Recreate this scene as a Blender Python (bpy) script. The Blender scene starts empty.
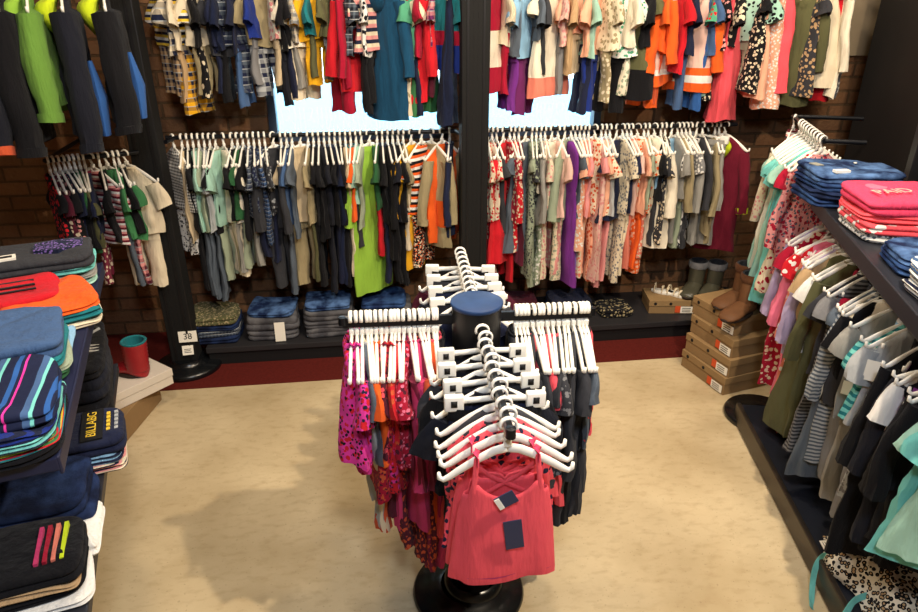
import bpy, bmesh, math, random
from mathutils import Vector, Matrix
PI = math.pi
sc = bpy.context.scene
col = sc.collection
rnd = random.Random(7)
NK = [[random.Random(k * 3 + q).uniform(-1, 1) for q in range(12)] for k in range(3)]
def nvec(p):
    """smooth repeatable pseudo-noise vector, about -.5 .. .5"""
    x, y, z = p; out = []
    for k in NK:
        a = math.sin(1.9 * x + 1.1 * k[0] * z + 6 * k[1] + 1.3 * math.sin(2.3 * z + 1.7 * y + 5 * k[2]))
        b = math.sin(2.1 * z + 1.4 * k[3] * y + 6 * k[4] + 1.2 * math.sin(1.7 * x - 1.9 * y + 5 * k[5]))
        c = math.sin(2.3 * y + 1.2 * k[6] * x + 6 * k[7] + 1.1 * math.sin(2.6 * z - 1.3 * x + 5 * k[8]))
        out.append(.22 * a + .22 * b + .16 * c)
    return Vector(out)

# ------------------------------------------------------------------ colours and materials
def lin(c):
    c /= 255.0
    return c / 12.92 if c <= .04045 else ((c + .055) / 1.055) ** 2.4
PAL = dict(black=(20, 20, 24), ink=(26, 28, 38), navy=(30, 36, 62), midnight=(24, 32, 58), charcoal=(56, 57, 62), slate=(88, 98, 110),
    grey=(128, 128, 130), heather=(150, 148, 142), silver=(176, 180, 182), white=(236, 234, 228), cream=(228, 214, 186), ivory=(238, 228, 206),
    beige=(206, 186, 152), tan=(190, 158, 118), khaki=(160, 146, 112), olive=(92, 92, 62), sage=(156, 168, 144), mint=(164, 208, 190), aqua=(120, 204, 196),
    teal=(34, 120, 128), petrol=(24, 72, 104), denim=(70, 98, 140), blue=(48, 92, 158), royal=(32, 52, 132), sky=(140, 184, 216), lime=(150, 196, 70),
    neon=(206, 226, 40), green=(66, 128, 80), forest=(44, 92, 56), jade=(84, 160, 126), mustard=(232, 172, 34), yellow=(240, 200, 60), orange=(238, 98, 36), rust=(206, 88, 54),
    red=(204, 32, 44), crimson=(168, 24, 52), maroon=(108, 24, 44), wine=(84, 26, 44), burgundy=(122, 36, 62), plum=(108, 40, 96), purple=(118, 50, 140), violet=(140, 110, 190),
    magenta=(226, 60, 160), berry=(196, 58, 108), pink=(236, 120, 150), hotpink=(240, 72, 110), coral=(246, 88, 100), rose=(224, 150, 148), peach=(238, 176, 146),
    blush=(232, 190, 176), salmon=(228, 130, 110), lavender=(186, 170, 206), brown=(96, 62, 40), choc=(60, 40, 30), moss=(104, 146, 62))
def rgb(n):
    c = PAL[n] if isinstance(n, str) else n
    return (lin(c[0]), lin(c[1]), lin(c[2]), 1)
class NT:
    def __init__(s, name, rough=.85, metal=0, spec=.3):
        s.m = bpy.data.materials.new(name); s.m.use_nodes = True
        s.t = s.m.node_tree; s.t.nodes.clear()
        s.o = s.n('ShaderNodeOutputMaterial'); s.b = s.n('ShaderNodeBsdfPrincipled')
        s.b.inputs['Roughness'].default_value = rough; s.b.inputs['Metallic'].default_value = metal
        s.b.inputs['Specular IOR Level'].default_value = spec
        s.l(s.b.outputs[0], s.o.inputs[0]); s.tc = s.n('ShaderNodeTexCoord')
    def n(s, k): return s.t.nodes.new(k)
    def l(s, a, b): s.t.links.new(a, b)
    def mapping(s, sx, sy, sz, rot=(0, 0, 0)):
        m = s.n('ShaderNodeMapping'); m.inputs['Scale'].default_value = (sx, sy, sz); m.inputs['Rotation'].default_value = rot
        s.l(s.tc.outputs['Object'], m.inputs[0]); return m.outputs[0]
    def noise(s, scale, detail=3, vec=None):
        n = s.n('ShaderNodeTexNoise'); n.inputs['Scale'].default_value = scale; n.inputs['Detail'].default_value = detail
        s.l(vec if vec else s.tc.outputs['Object'], n.inputs['Vector']); return n.outputs['Fac']
    def math(s, op, a, b=0.0, c=None):
        n = s.n('ShaderNodeMath'); n.operation = op
        for i, v in enumerate((a, b) if c is None else (a, b, c)):
            if isinstance(v, (int, float)): n.inputs[i].default_value = v
            else: s.l(v, n.inputs[i])
        return n.outputs[0]
    def mix(s, f, a, b, mode='MIX'):
        n = s.n('ShaderNodeMix'); n.data_type = 'RGBA'; n.blend_type = mode
        for i, v in ((0, f), (6, a), (7, b)):
            if isinstance(v, (int, float, tuple)): n.inputs[i].default_value = v
            else: s.l(v, n.inputs[i])
        return n.outputs[2]
    def bump(s, h, strength=.3, dist=.01):
        b = s.n('ShaderNodeBump'); b.inputs['Strength'].default_value = strength; b.inputs['Distance'].default_value = dist
        s.l(h, b.inputs['Height']); s.l(b.outputs[0], s.b.inputs['Normal'])
    def col(s, c):
        if isinstance(c, tuple): s.b.inputs['Base Color'].default_value = c
        else: s.l(c, s.b.inputs['Base Color'])
CACHE = {}
def fabric(key):
    """'navy' plain | 'a*b*freq' stripes | 'a+b+freq' plaid | 'a~b~c~scale' print | 'a^b^z' colour block | 'a%b' leopard"""
    if key in CACHE: return CACHE[key]
    g = NT('fabric_' + key.translate(str.maketrans('*+~^%.', '______')), .92, 0, .15)
    g.b.inputs['Sheen Weight'].default_value = .04
    xyz = g.n('ShaderNodeSeparateXYZ'); g.l(g.tc.outputs['Object'], xyz.inputs[0])
    X, Y, Z = xyz.outputs
    if '*' in key:
        p = key.split('*'); f = float(p[-1]); cs = p[:-1]
        fr = g.math('FRACT', g.math('MULTIPLY', Z, f))
        c = rgb(cs[0])
        for i in range(1, len(cs)):
            c = g.mix(g.math('GREATER_THAN', fr, i / len(cs)), c, rgb(cs[i]))
    elif '+' in key:
        p = key.split('+'); f = float(p[2])
        a = g.math('GREATER_THAN', g.math('FRACT', g.math('MULTIPLY', Z, f)), .55)
        b = g.math('GREATER_THAN', g.math('FRACT', g.math('MULTIPLY', g.math('ADD', X, Y), f)), .55)
        c = g.mix(g.math('MULTIPLY', g.math('ADD', a, b), .5), rgb(p[0]), rgb(p[1]))
        th = g.math('LESS_THAN', g.math('FRACT', g.math('MULTIPLY', Z, f)), .09)
        c = g.mix(th, c, rgb('silver'))
    elif '~' in key:
        p = key.split('~'); f = float(p[-1]) * 1.7
        c = rgb(p[0])
        for i, cc in enumerate(p[1:-1]):
            v = g.n('ShaderNodeTexVoronoi'); v.inputs['Scale'].default_value = f * (1 + .35 * i)
            wob = g.n('ShaderNodeVectorMath'); wob.operation = 'ADD'
            nn = g.n('ShaderNodeTexNoise'); nn.inputs['Scale'].default_value = f * 1.2
            g.l(g.tc.outputs['Object'], nn.inputs['Vector'])
            sc_ = g.n('ShaderNodeVectorMath'); sc_.operation = 'SCALE'; sc_.inputs['Scale'].default_value = .6 / f
            g.l(nn.outputs['Color'], sc_.inputs[0]); g.l(g.tc.outputs['Object'], wob.inputs[0]); g.l(sc_.outputs[0], wob.inputs[1])
            g.l(wob.outputs[0], v.inputs['Vector'])
            c = g.mix(g.math('LESS_THAN', v.outputs['Distance'], .40 - .06 * i), c, rgb(cc))
    elif '^' in key:
        p = key.split('^')
        c = rgb(p[0]); zs = [float(v) for v in p[2::2]]
        for cc, z_ in zip(p[1::2], zs): c = g.mix(g.math('LESS_THAN', Z, z_), c, rgb(cc))
    elif '%' in key:
        v = g.n('ShaderNodeTexVoronoi'); v.inputs['Scale'].default_value = 62; v.inputs['Randomness'].default_value = .8
        nn = g.n('ShaderNodeTexNoise'); nn.inputs['Scale'].default_value = 50; g.l(g.tc.outputs['Object'], nn.inputs['Vector'])
        d = g.math('ADD', v.outputs['Distance'], g.math('MULTIPLY', g.math('SUBTRACT', nn.outputs['Fac'], .5), .5))
        g.l(g.tc.outputs['Object'], v.inputs['Vector'])
        c = g.mix(g.math('LESS_THAN', d, .50), rgb('ivory'), rgb('black'))
        c = g.mix(g.math('LESS_THAN', d, .25), c, rgb('tan'))
    else:
        c = rgb(key)
    var = g.noise(9, 3)
    c2 = g.mix(g.math('MULTIPLY', var, .35), c, (.5, .5, .5, 1), 'OVERLAY') if False else g.mix(g.math('MULTIPLY_ADD', var, .5, -.1), c, g.mix(1.0, c, (.62, .62, .66, 1), 'MULTIPLY'))
    g.col(c2)
    w = g.noise(14, 3, g.mapping(2.2, 2.2, .45))
    fine = g.noise(700, 1)
    g.bump(g.math('ADD', w, g.math('MULTIPLY', fine, .12)), .75, .02)
    CACHE[key] = g.m; return g.m
def plain(name, c, rough=.5, metal=0, spec=.4, nz=.12, nscale=30, bump=0):
    if name in CACHE: return CACHE[name]
    g = NT(name, rough, metal, spec); c = rgb(c)
    n = g.noise(nscale, 3)
    g.col(g.mix(g.math('MULTIPLY', n, nz * 2), c, g.mix(1.0, c, (.5, .5, .5, 1), 'MULTIPLY')))
    if bump: g.bump(n, bump, .005)
    CACHE[name] = g.m; return g.m
M_white = plain('white_plastic', (238, 236, 228), .35, nz=.06)
M_hook = plain('hook_plastic', (244, 240, 230), .4, nz=.04)
M_post = plain('black_steel', (30, 29, 31), .42, .3, .4, .3, 14)
M_bar = plain('dark_bar', (20, 22, 28), .35, .4)
M_base = plain('black_enamel', (15, 17, 20), .25, 0, .5)
M_shelf = plain('shelf_laminate', (38, 40, 48), .42, 0, .4, .2, 8)
M_deck = plain('platform_laminate', (44, 43, 46), .5, 0, .3, .2, 6)
M_tag = plain('tag_card', (240, 236, 224), .6, nz=.03)
M_kraft = plain('kraft_board', (146, 118, 82), .85, 0, .15, .14, 25, .2)
M_kraft2 = plain('kraft_lid', (152, 124, 86), .85, 0, .15, .14, 25, .2)
M_whitebox = plain('white_board', (214, 204, 190), .7, nz=.08)
M_ink = plain('print_ink', (22, 22, 24), .6)
M_olabel = plain('orange_print', (214, 84, 40), .6)
M_navytag = plain('navy_card', (44, 52, 84), .5)
M_cap = plain('blue_grey_top', (34, 66, 116), .5, 0, .4, .5, 22, .15)
M_hole = plain('slot_black', (4, 4, 5), .8)

def floor_mat():
    g = NT('stone_vinyl', .42, 0, .4)
    big = g.noise(2.2, 6); fine = g.noise(21, 9, g.mapping(.8, 1.6, 1, (0, 0, .3))); speck = g.noise(90, 2)
    c = g.mix(g.math('MULTIPLY_ADD', big, 2.2, -.6), rgb((176, 156, 120)), rgb((212, 194, 158)))
    f = g.math('MULTIPLY', g.math('MAXIMUM', g.math('SUBTRACT', fine, .5), 0), 1.5)
    c = g.mix(f, c, rgb((152, 126, 88)))
    s = g.math('GREATER_THAN', speck, .68)
    c = g.mix(g.math('MULTIPLY', s, .35), c, rgb((120, 96, 66)))
    g.col(c); g.l(g.math('MULTIPLY_ADD', fine, .25, .28), g.b.inputs['Roughness'])
    g.bump(fine, .05, .003); return g.m
def brick_mat():
    g = NT('old_brick', .9, 0, .15)
    m = g.n('ShaderNodeMapping'); m.inputs['Rotation'].default_value = (PI / 2, 0, 0)
    g.l(g.tc.outputs['Object'], m.inputs[0])
    b = g.n('ShaderNodeTexBrick'); g.l(m.outputs[0], b.inputs['Vector'])
    b.inputs['Scale'].default_value = 1; b.inputs['Brick Width'].default_value = .235; b.inputs['Row Height'].default_value = .085
    b.inputs['Mortar Size'].default_value = .008; b.inputs['Mortar Smooth'].default_value = .3
    b.inputs['Color1'].default_value = rgb((122, 82, 58)); b.inputs['Color2'].default_value = rgb((92, 62, 48)); b.inputs['Mortar'].default_value = rgb((52, 42, 36))
    n = g.noise(7, 5)
    c = g.mix(g.math('MULTIPLY', n, .7), b.outputs['Color'], rgb((140, 108, 74)))
    g.col(c)
    g.bump(g.math('SUBTRACT', g.noise(40, 4), g.math('MULTIPLY', b.outputs['Fac'], 2.0)), .8, .012); return g.m
def carpet_mat():
    g = NT('red_carpet', .95, 0, .1); g.col(g.mix(g.noise(60, 4), rgb((70, 22, 20)), rgb((104, 36, 30)))); g.bump(g.noise(300, 2), .5, .004); return g.m
def jeans_mat(name, a, b):
    g = NT(name, .9, 0, .15)
    g.col(g.mix(g.math('MULTIPLY_ADD', g.noise(13, 5), 3.4, -1.35), rgb(a), rgb(b))); g.bump(g.math('ADD', g.noise(16, 4), g.math('MULTIPLY', g.noise(500, 1), .15)), .7, .02)
    CACHE[name] = g.m; return g.m
M_jeans = jeans_mat('washed_denim', (20, 36, 72), (96, 132, 186)); M_dark = jeans_mat('dark_denim', (18, 26, 50), (40, 58, 100)); M_gjeans = jeans_mat('grey_denim', (66, 66, 72), (106, 106, 110))
M_jblue = jeans_mat('mid_denim', (26, 42, 82), (62, 96, 150))

# ------------------------------------------------------------------ object helpers
def link(o): col.objects.link(o); return o
def obj(name, bm, mat, parent=None, loc=(0, 0, 0), rotz=0, smooth=True):
    me = bpy.data.meshes.new(name); bm.normal_update(); bm.to_mesh(me); bm.free()
    if smooth: me.polygons.foreach_set('use_smooth', [True] * len(me.polygons)); me.set_sharp_from_angle(angle=1.0)
    if mat: me.materials.append(mat)
    o = bpy.data.objects.new(name, me); link(o); o.location = loc; o.rotation_euler = (0, 0, rotz)
    if parent: o.parent = parent
    return o
def tag(o, label, cat, group=None):
    o['label'] = label; o['category'] = cat
    if group: o['group'] = group
    return o
def thing(name, label, cat, loc=(0, 0, 0), rotz=0, group=None):
    o = bpy.data.objects.new(name, None); link(o); o.location = loc; o.rotation_euler = (0, 0, rotz); o.empty_display_size = .1
    return tag(o, label, cat, group)
def struct(name, bm, mat, smooth=False):
    o = obj(name, bm, mat, smooth=smooth); o['kind'] = 'structure'; return o
def B(): return bmesh.new()
def box(bm, x0, x1, y0, y1, z0, z1, M=None, bev=0):
    vs = [bm.verts.new((x, y, z)) for z in (z0, z1) for x, y in ((x0, y0), (x1, y0), (x1, y1), (x0, y1))]
    fs = [bm.faces.new([vs[i] for i in f]) for f in ((3, 2, 1, 0), (4, 5, 6, 7), (0, 1, 5, 4), (1, 2, 6, 5), (2, 3, 7, 6), (3, 0, 4, 7))]
    if bev:
        es = list({e for f in fs for e in f.edges})
        r = bmesh.ops.bevel(bm, geom=es, offset=bev, segments=2, profile=.6, affect='EDGES')
        vs = list({v for f in r['faces'] for v in f.verts} | {v for v in vs if v.is_valid})
    if M: bmesh.ops.transform(bm, matrix=M, verts=vs)
    return bm
def loft(bm, rings, cap0=False, cap1=False, closed=True):
    R = [[bm.verts.new(p) for p in r] for r in rings]
    n = len(R[0])
    for a, b in zip(R, R[1:]):
        for i in range(n if closed else n - 1):
            j = (i + 1) % n
            bm.faces.new((a[i], a[j], b[j], b[i]))
    if cap0: bm.faces.new(R[0][::-1])
    if cap1: bm.faces.new(R[-1])
    return R
def lathe(bm, prof, c=(0, 0), n=32, cap0=False, cap1=False):
    return loft(bm, [[(c[0] + r * math.cos(2 * PI * i / n), c[1] + r * math.sin(2 * PI * i / n), z) for i in range(n)] for r, z in prof], cap0, cap1)
def tube(bm, pts, ru, rv=None, n=8, closed=False):
    """sweep an ellipse (ru across in the path plane, rv along the fixed side axis)"""
    rv = rv or ru; pts = [Vector(p) for p in pts]; rings = []
    for i, p in enumerate(pts):
        a = pts[max(0, i - 1)]; b = pts[min(len(pts) - 1, i + 1)]
        t = (b - a).normalized(); side = Vector((0, 1, 0)) if abs(t.y) < .9 else Vector((1, 0, 0))
        u = t.cross(side).normalized(); v = u.cross(t).normalized()
        k = ru[i] if isinstance(ru, (list, tuple)) else ru; m = rv[i] if isinstance(rv, (list, tuple)) else rv
        rings.append([p + u * (k * math.cos(2 * PI * j / n)) + v * (m * math.sin(2 * PI * j / n)) for j in range(n)])
    loft(bm, rings, True, True); return bm
def rod(bm, a, b, r, n=10): return tube(bm, [a, b], r, r, n)
def rotz(a): return Matrix.Rotation(a, 4, 'Z')
def text_bm(s, size, depth=.0006):
    cu = bpy.data.curves.new('t', 'FONT'); cu.body = s; cu.size = size; cu.extrude = depth; cu.align_x = 'CENTER'; cu.align_y = 'CENTER'
    o = bpy.data.objects.new('t', cu); me = o.to_mesh(); bm = B(); bm.from_mesh(me); o.to_mesh_clear()
    bpy.data.objects.remove(o); bpy.data.curves.remove(cu); return bm
def place_bm(bm, M): bmesh.ops.transform(bm, matrix=M, verts=bm.verts); return bm

# ------------------------------------------------------------------ the room
bm = B(); box(bm, -2.8, 3.6, -1.6, 3.4, -.1, 0); struct('floor', bm, floor_mat())
bm = B(); box(bm, -2.8, 3.6, 3.4, 4.4, -.1, .002); struct('trim_1', bm, carpet_mat())
brick = brick_mat()
YB = 4.15
bm = B()
W = [(-.60, .47), (.66, 1.44)]; WZ0, WZ1 = 1.2, 2.95
box(bm, -2.8, 3.6, YB, YB + .25, 0, WZ0); box(bm, -2.8, 3.6, YB, YB + .25, WZ1, 3.2)
for a, b in ((-2.8, W[0][0]), (W[0][1], W[1][0]), (W[1][1], 3.6)): box(bm, a, b, YB, YB + .25, WZ0, WZ1)
struct('wall_back', bm, brick)
wallp = plain('painted_plaster', (148, 132, 108), .8, nz=.1)
bm = B(); box(bm, -2.9, -2.8, -1.6, 4.4, 0, 3.2); struct('wall_left', bm, brick)
bm = B(); box(bm, 3.6, 3.7, -1.6, 4.4, 0, 3.2); struct('wall_right', bm, wallp)
bm = B(); box(bm, -2.9, 3.7, -1.7, -1.6, 0, 3.2); struct('wall_front', bm, wallp)
bm = B(); box(bm, -2.9, 3.7, -1.7, 4.4, 3.2, 3.3); struct('ceiling', bm, plain('ceiling_paint', (150, 142, 130), .9))
bm = B(); box(bm, 2.25, 3.6, YB - .03, YB, 1.66, 3.2); struct('trim_2', bm, wallp)
M_frame = plain('window_frame_paint', (70, 84, 104), .4)
g = NT('window_glass', .02, 0, .5); g.b.inputs['Transmission Weight'].default_value = 1; g.b.inputs['IOR'].default_value = 1.45
tr = g.n('ShaderNodeBsdfTransparent'); gl = g.n('ShaderNodeBsdfGlossy'); gl.inputs['Roughness'].default_value = .02; fz = g.n('ShaderNodeFresnel'); mx = g.n('ShaderNodeMixShader')
g.l(fz.outputs[0], mx.inputs[0]); g.l(tr.outputs[0], mx.inputs[1]); g.l(gl.outputs[0], mx.inputs[2]); g.l(mx.outputs[0], g.o.inputs[0])
for i, (a, b) in enumerate(W):
    w = bpy.data.objects.new('window_%d' % (i + 1), None); link(w); w.location = (0, 0, 0); w['kind'] = 'structure'
    bm = B()
    for x0, x1 in ((a, a + .045), (b - .045, b)): box(bm, x0, x1, YB + .06, YB + .14, WZ0, WZ1)
    for z0, z1 in ((WZ0, WZ0 + .04), (WZ1 - .05, WZ1), (2.3, 2.34)): box(bm, a, b, YB + .06, YB + .14, z0, z1)
    obj('window_frame', bm, M_frame, w, smooth=False)
    bm = B(); box(bm, a + .04, b - .04, YB + .095, YB + .101, WZ0 + .03, WZ1 - .04); obj('pane', bm, g.m, w, smooth=False)
# dark partition behind the right-hand shelving
P0 = Vector((2.80, 3.72, 0)); P1 = Vector((2.12, .95, 0)); d = (P1 - P0); ang = math.atan2(d.y, d.x)
bm = B(); box(bm, 0, d.length, 0, .05, 0, 3.2, Matrix.Translation(P0) @ rotz(ang)); struct('partition_right', bm, plain('dark_panel', (20, 17, 17), .7, nz=.3, nscale=3))
# outside: pale street
bm = B(); box(bm, -12, 12, YB + .3, 22, -.5, -.4); o = struct('ground_outside', bm, plain('pale_pavement', (110, 158, 178), .9))

# ------------------------------------------------------------------ labels that single things out
REG = []   # [obj, desc, place, kind, order]
def reg(o, desc, place, order, cat, group, prefix=''):
    o['category'] = cat; o['group'] = group; REG.append([o, prefix, desc, place, order])
ORD = ['zeroth', 'first', 'second', 'third', 'fourth', 'fifth', 'sixth', 'seventh', 'eighth', 'ninth', 'tenth', 'eleventh', 'twelfth', 'thirteenth', 'fourteenth', 'fifteenth', 'sixteenth', 'seventeenth', 'eighteenth', 'nineteenth', 'twentieth']
def finish_labels():
    by = {}
    for r in REG: by.setdefault((r[1], r[3]), []).append(r)
    for (pre, place), rs in by.items():
        rs.sort(key=lambda r: r[4])
        full, frm = place.split('|')
        cnt = {}
        for r in rs: cnt[r[2]] = cnt.get(r[2], 0) + 1
        nb = {}
        for i, r in enumerate(rs):
            if cnt[r[2]] > 1: nb[(r[2], rs[i - 1][2] if i else '')] = nb.get((r[2], rs[i - 1][2] if i else ''), 0) + 1
        seen = {}
        for i, r in enumerate(rs):
            body = (pre + ' ' if pre else '') + r[2]
            if cnt[r[2]] == 1: lab = body + ' ' + full
            else:
                seen[r[2]] = seen.get(r[2], 0) + 1
                lab = ORD[seen[r[2]]] + ' ' + body + ' ' + full + ' counting from ' + frm
            w = lab.split()
            if len(w) > 16:
                lab = lab.replace('short-sleeved ', '').replace(' and trousers set', ' set').replace(' the ', ' '); w = lab.split()
            for a_, b_ in ((' counting from', ' from'), ('white hanger of', 'hanger of'), (' rail under left window', ' rail left window'), (' rail under right window', ' rail right window'), (' tee ', ' '), (' and ', ' ')):
                if len(lab.split()) > 16: lab = lab.replace(a_, b_)
            r[0]['label'] = ' '.join(lab.split()[:16])

# ------------------------------------------------------------------ hangers
def hanger_proto(kind, warm=False):
    mh = M_hook
    parts = []
    bm = B(); pts = []
    for k in range(12):
        a = math.radians(205 - k * 24); pts.append((.0185 * math.cos(a), 0, .0185 * math.sin(a)))
    pts += [(.0, 0, -.034), (0, 0, -.045), (0, 0, -.062)]
    tube(bm, pts, .0038, .0064, 6); parts.append(('hook', bm, mh))
    bm = B()
    if kind == 'top':
        for s in (-1, 1):
            p = [(0, 0, -.060), (s * .03, 0, -.067), (s * .07, 0, -.088), (s * .11, 0, -.114), (s * .132, 0, -.130), (s * .146, 0, -.137), (s * .155, 0, -.131), (s * .156, 0, -.117)]
            tube(bm, p, [.013, .012, .011, .010, .009, .007, .006, .004], .0055, 8)
    else:
        tube(bm, [(-.13, 0, -.068), (-.05, 0, -.066), (0, 0, -.062), (.05, 0, -.066), (.13, 0, -.068)], .009, .0055, 8)
    parts.append(('shoulders' if kind == 'top' else 'crossbar', bm, mh))
    if kind == 'clip':
        for s in (-1, 1):
            bm = B(); box(bm, s * .105 - .025, s * .105 + .025, -.010, .010, -.094, -.050, None, .004); parts.append(('clip', bm, M_white))
            bm = B(); box(bm, s * .105 - .008, s * .105 + .008, -.0115, -.0095, -.080, -.062); parts.append(('clip_pad', bm, M_ink))
    bm = B(); box(bm, -.009, .009, -.007, .007, -.056, -.036, None, .003); parts.append(('size_marker', bm, M_white if kind == 'top' else M_ink))
    meshes = []
    for nme, b, m in parts:
        me = bpy.data.meshes.new(nme); b.normal_update(); b.to_mesh(me); b.free(); me.materials.append(m)
        me.polygons.foreach_set('use_smooth', [True] * len(me.polygons)); meshes.append((nme, me))
    return meshes
HP = {'top': hanger_proto('top'), 'clip': hanger_proto('clip')}
M_hink = None
def hanger(kind, loc, rz, desc, place, order, group):
    r = bpy.data.objects.new('clothes_hanger' if kind == 'top' else 'clip_hanger', None); link(r); r.location = loc; r.rotation_euler = (0, 0, rz); r.empty_display_size = .05
    for nme, me in HP[kind]:
        o = bpy.data.objects.new(nme, me); link(o); o.parent = r
    reg(r, desc, place, order, 'clothes hanger', group, 'white hanger of the')
    return r

# ------------------------------------------------------------------ garments
def body_mesh(L, w0, w1, t0, t1, seed, fold=.013, top=None, n=40, rows=16):
    rr = random.Random(seed); ph = [rr.uniform(0, 6.28) for _ in range(6)]
    top = top or [(0, .040, .020), (.010, .058, .024), (.036, .092, .020), (.062, .118, .018), (.075, w0, t0)]
    sh = []
    for i in range(rows + 1):
        v = i / rows; e = v ** .8
        sh.append((.078 + (L - .078) * v, w0 + (w1 - w0) * e, t0 + (t1 - t0) * e))
    prof = list(top[:-1]) + sh; rings = []
    k1, k2 = rr.choice((3, 4)), rr.choice((6, 7, 5)); bx = rr.uniform(-.02, .02); by = rr.uniform(-.008, .008)
    def ring(dz, w, t, v, sc=1):
        out = []
        for j in range(n):
            a = 2 * PI * j / n; ca, sa = math.cos(a), math.sin(a)
            dd = fold * min(1, v * 1.4) * (math.sin(k1 * a + ph[0] + 1.5 * v) + 1.5 * (.55 - abs(math.sin(.5 * k2 * a + ph[1] - 2 * v))) + .5 * (.5 - abs(math.sin(5.5 * a + ph[2]))))
            hz = .008 * v * math.sin(2 * a + ph[3])
            out.append(((w + dd * .8) * sc * math.copysign(abs(ca) ** .85, ca) + bx * v * v, (t * sc + dd * .55) * sa + by * math.sin(3 * v + ph[4]) + dd * .25 * ca, L - dz + hz))
        return out
    for dz, w, t in prof: rings.append(ring(dz, w, t, max(0, (dz - .03) / L)))
    rings.append(ring(prof[-1][0] - .004, w1 - .006, t1 * .8, 1)); rings.append(ring(prof[-1][0] - .03, w1 - .01, t1 * .7, 1))
    bm = B(); loft(bm, rings)
    ins = [[(x * .82, y * .7, L - .022) for x, y, z in rings[0]], rings[0]]
    loft(bm, ins); bmesh.ops.remove_doubles(bm, verts=bm.verts, dist=.0004); return bm
def sleeve_mesh(s, L, ls, r0, r1, t0, t1, seed, w0=.118, slope=.35, fwd=0):
    rr = random.Random(seed); ph = [rr.uniform(0, 6.28) for _ in range(4)]; n = 14
    A = Vector((s * w0, 0, L - .082)); D = Vector((s * slope, fwd, -1)).normalized(); U = Vector((0, 1, 0)).cross(D).normalized()
    rings = []; m = 6 if ls < .2 else 11
    for i in range(m + 1):
        v = i / m; c = A + D * (ls * v) + Vector((s * .012 * math.sin(PI * v), .006 * math.sin(4 * v + ph[0]), 0))
        r = r0 + (r1 - r0) * v; t = t0 + (t1 - t0) * v; f = .0035 * v
        rings.append([c + U * (r * math.cos(2 * PI * j / n) + f * math.sin(3 * j + ph[1])) + Vector((0, 1, 0)) * (t * math.sin(2 * PI * j / n) + f * math.sin(2.3 * j + ph[2] + 5 * v)) for j in range(n)])
    c = A + D * (ls - .025); rings.append([c + (p - (A + D * ls)) * .9 for p in rings[-1]])
    bm = B(); loft(bm, rings, True, False); return bm
def trousers_mesh(L, seed, w=.10, t=.018, leg=.052, hem=.042, flare=.024):
    rr = random.Random(seed); bm = B(); n = 16
    loft(bm, [[(w * k * math.cos(2 * PI * j / 24), t * k * math.sin(2 * PI * j / 24), L - dz) for j in range(24)] for dz, k in ((.012, .9), (0, .97), (.004, 1), (.05, 1.04), (.1, 1.06))])
    for s in (-1, 1):
        p = [rr.uniform(0, 6.28) for _ in range(3)]; rings = []; m = 10
        for i in range(m + 1):
            v = i / m; z = L - .05 - (L - .05) * v; k = leg + (hem - leg) * v; tt = t + (flare - t) * v
            cx = s * (.050 + .012 * v); cy = .008 * math.sin(2.5 * v + p[0])
            rings.append([(cx + k * math.cos(2 * PI * j / n) + .004 * v * math.sin(3 * j + p[1]), cy + (tt + .005 * v * math.sin(2 * j + p[2])) * math.sin(2 * PI * j / n), z + .004 * math.sin(j + p[1]) * v) for j in range(n)])
        rings.append([(s * .06 + (x - s * .06) * .8, y * .7, z + .02) for x, y, z in rings[-1]])
        loft(bm, rings)
    return bm
def collar_mesh(L, hw=.043, t=.022):
    n = 20; bm = B(); rings = []
    for j in range(n):
        a = 2 * PI * j / n; c = Vector((hw * math.cos(a), t * math.sin(a), L - .002)); o = Vector((math.cos(a), math.sin(a), 0))
        rings.append([c + o * (.0045 * math.cos(q)) + Vector((0, 0, .006 * math.sin(q))) for q in [k * PI / 3 for k in range(6)]])
    rings.append(rings[0]); loft(bm, rings); bmesh.ops.remove_doubles(bm, verts=bm.verts, dist=.0002); return bm
NAMES = dict(tee=('t_shirt', 't-shirt'), set=('clothing_set', 'clothing set'), tank=('tank_top', 'tank top'), dress=('dress', 'dress'), sun=('sundress', 'dress'),
             long=('long_sleeved_top', 'top'), lset=('clothing_set', 'clothing set'), pants=('trousers', 'trousers'), short=('shorts', 'shorts'), hood=('hoodie', 'hoodie'),
             jacket=('jacket', 'jacket'), rset=('clothing_set', 'clothing set'), tset=('clothing_set', 'clothing set'))
SEED = [100]
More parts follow.
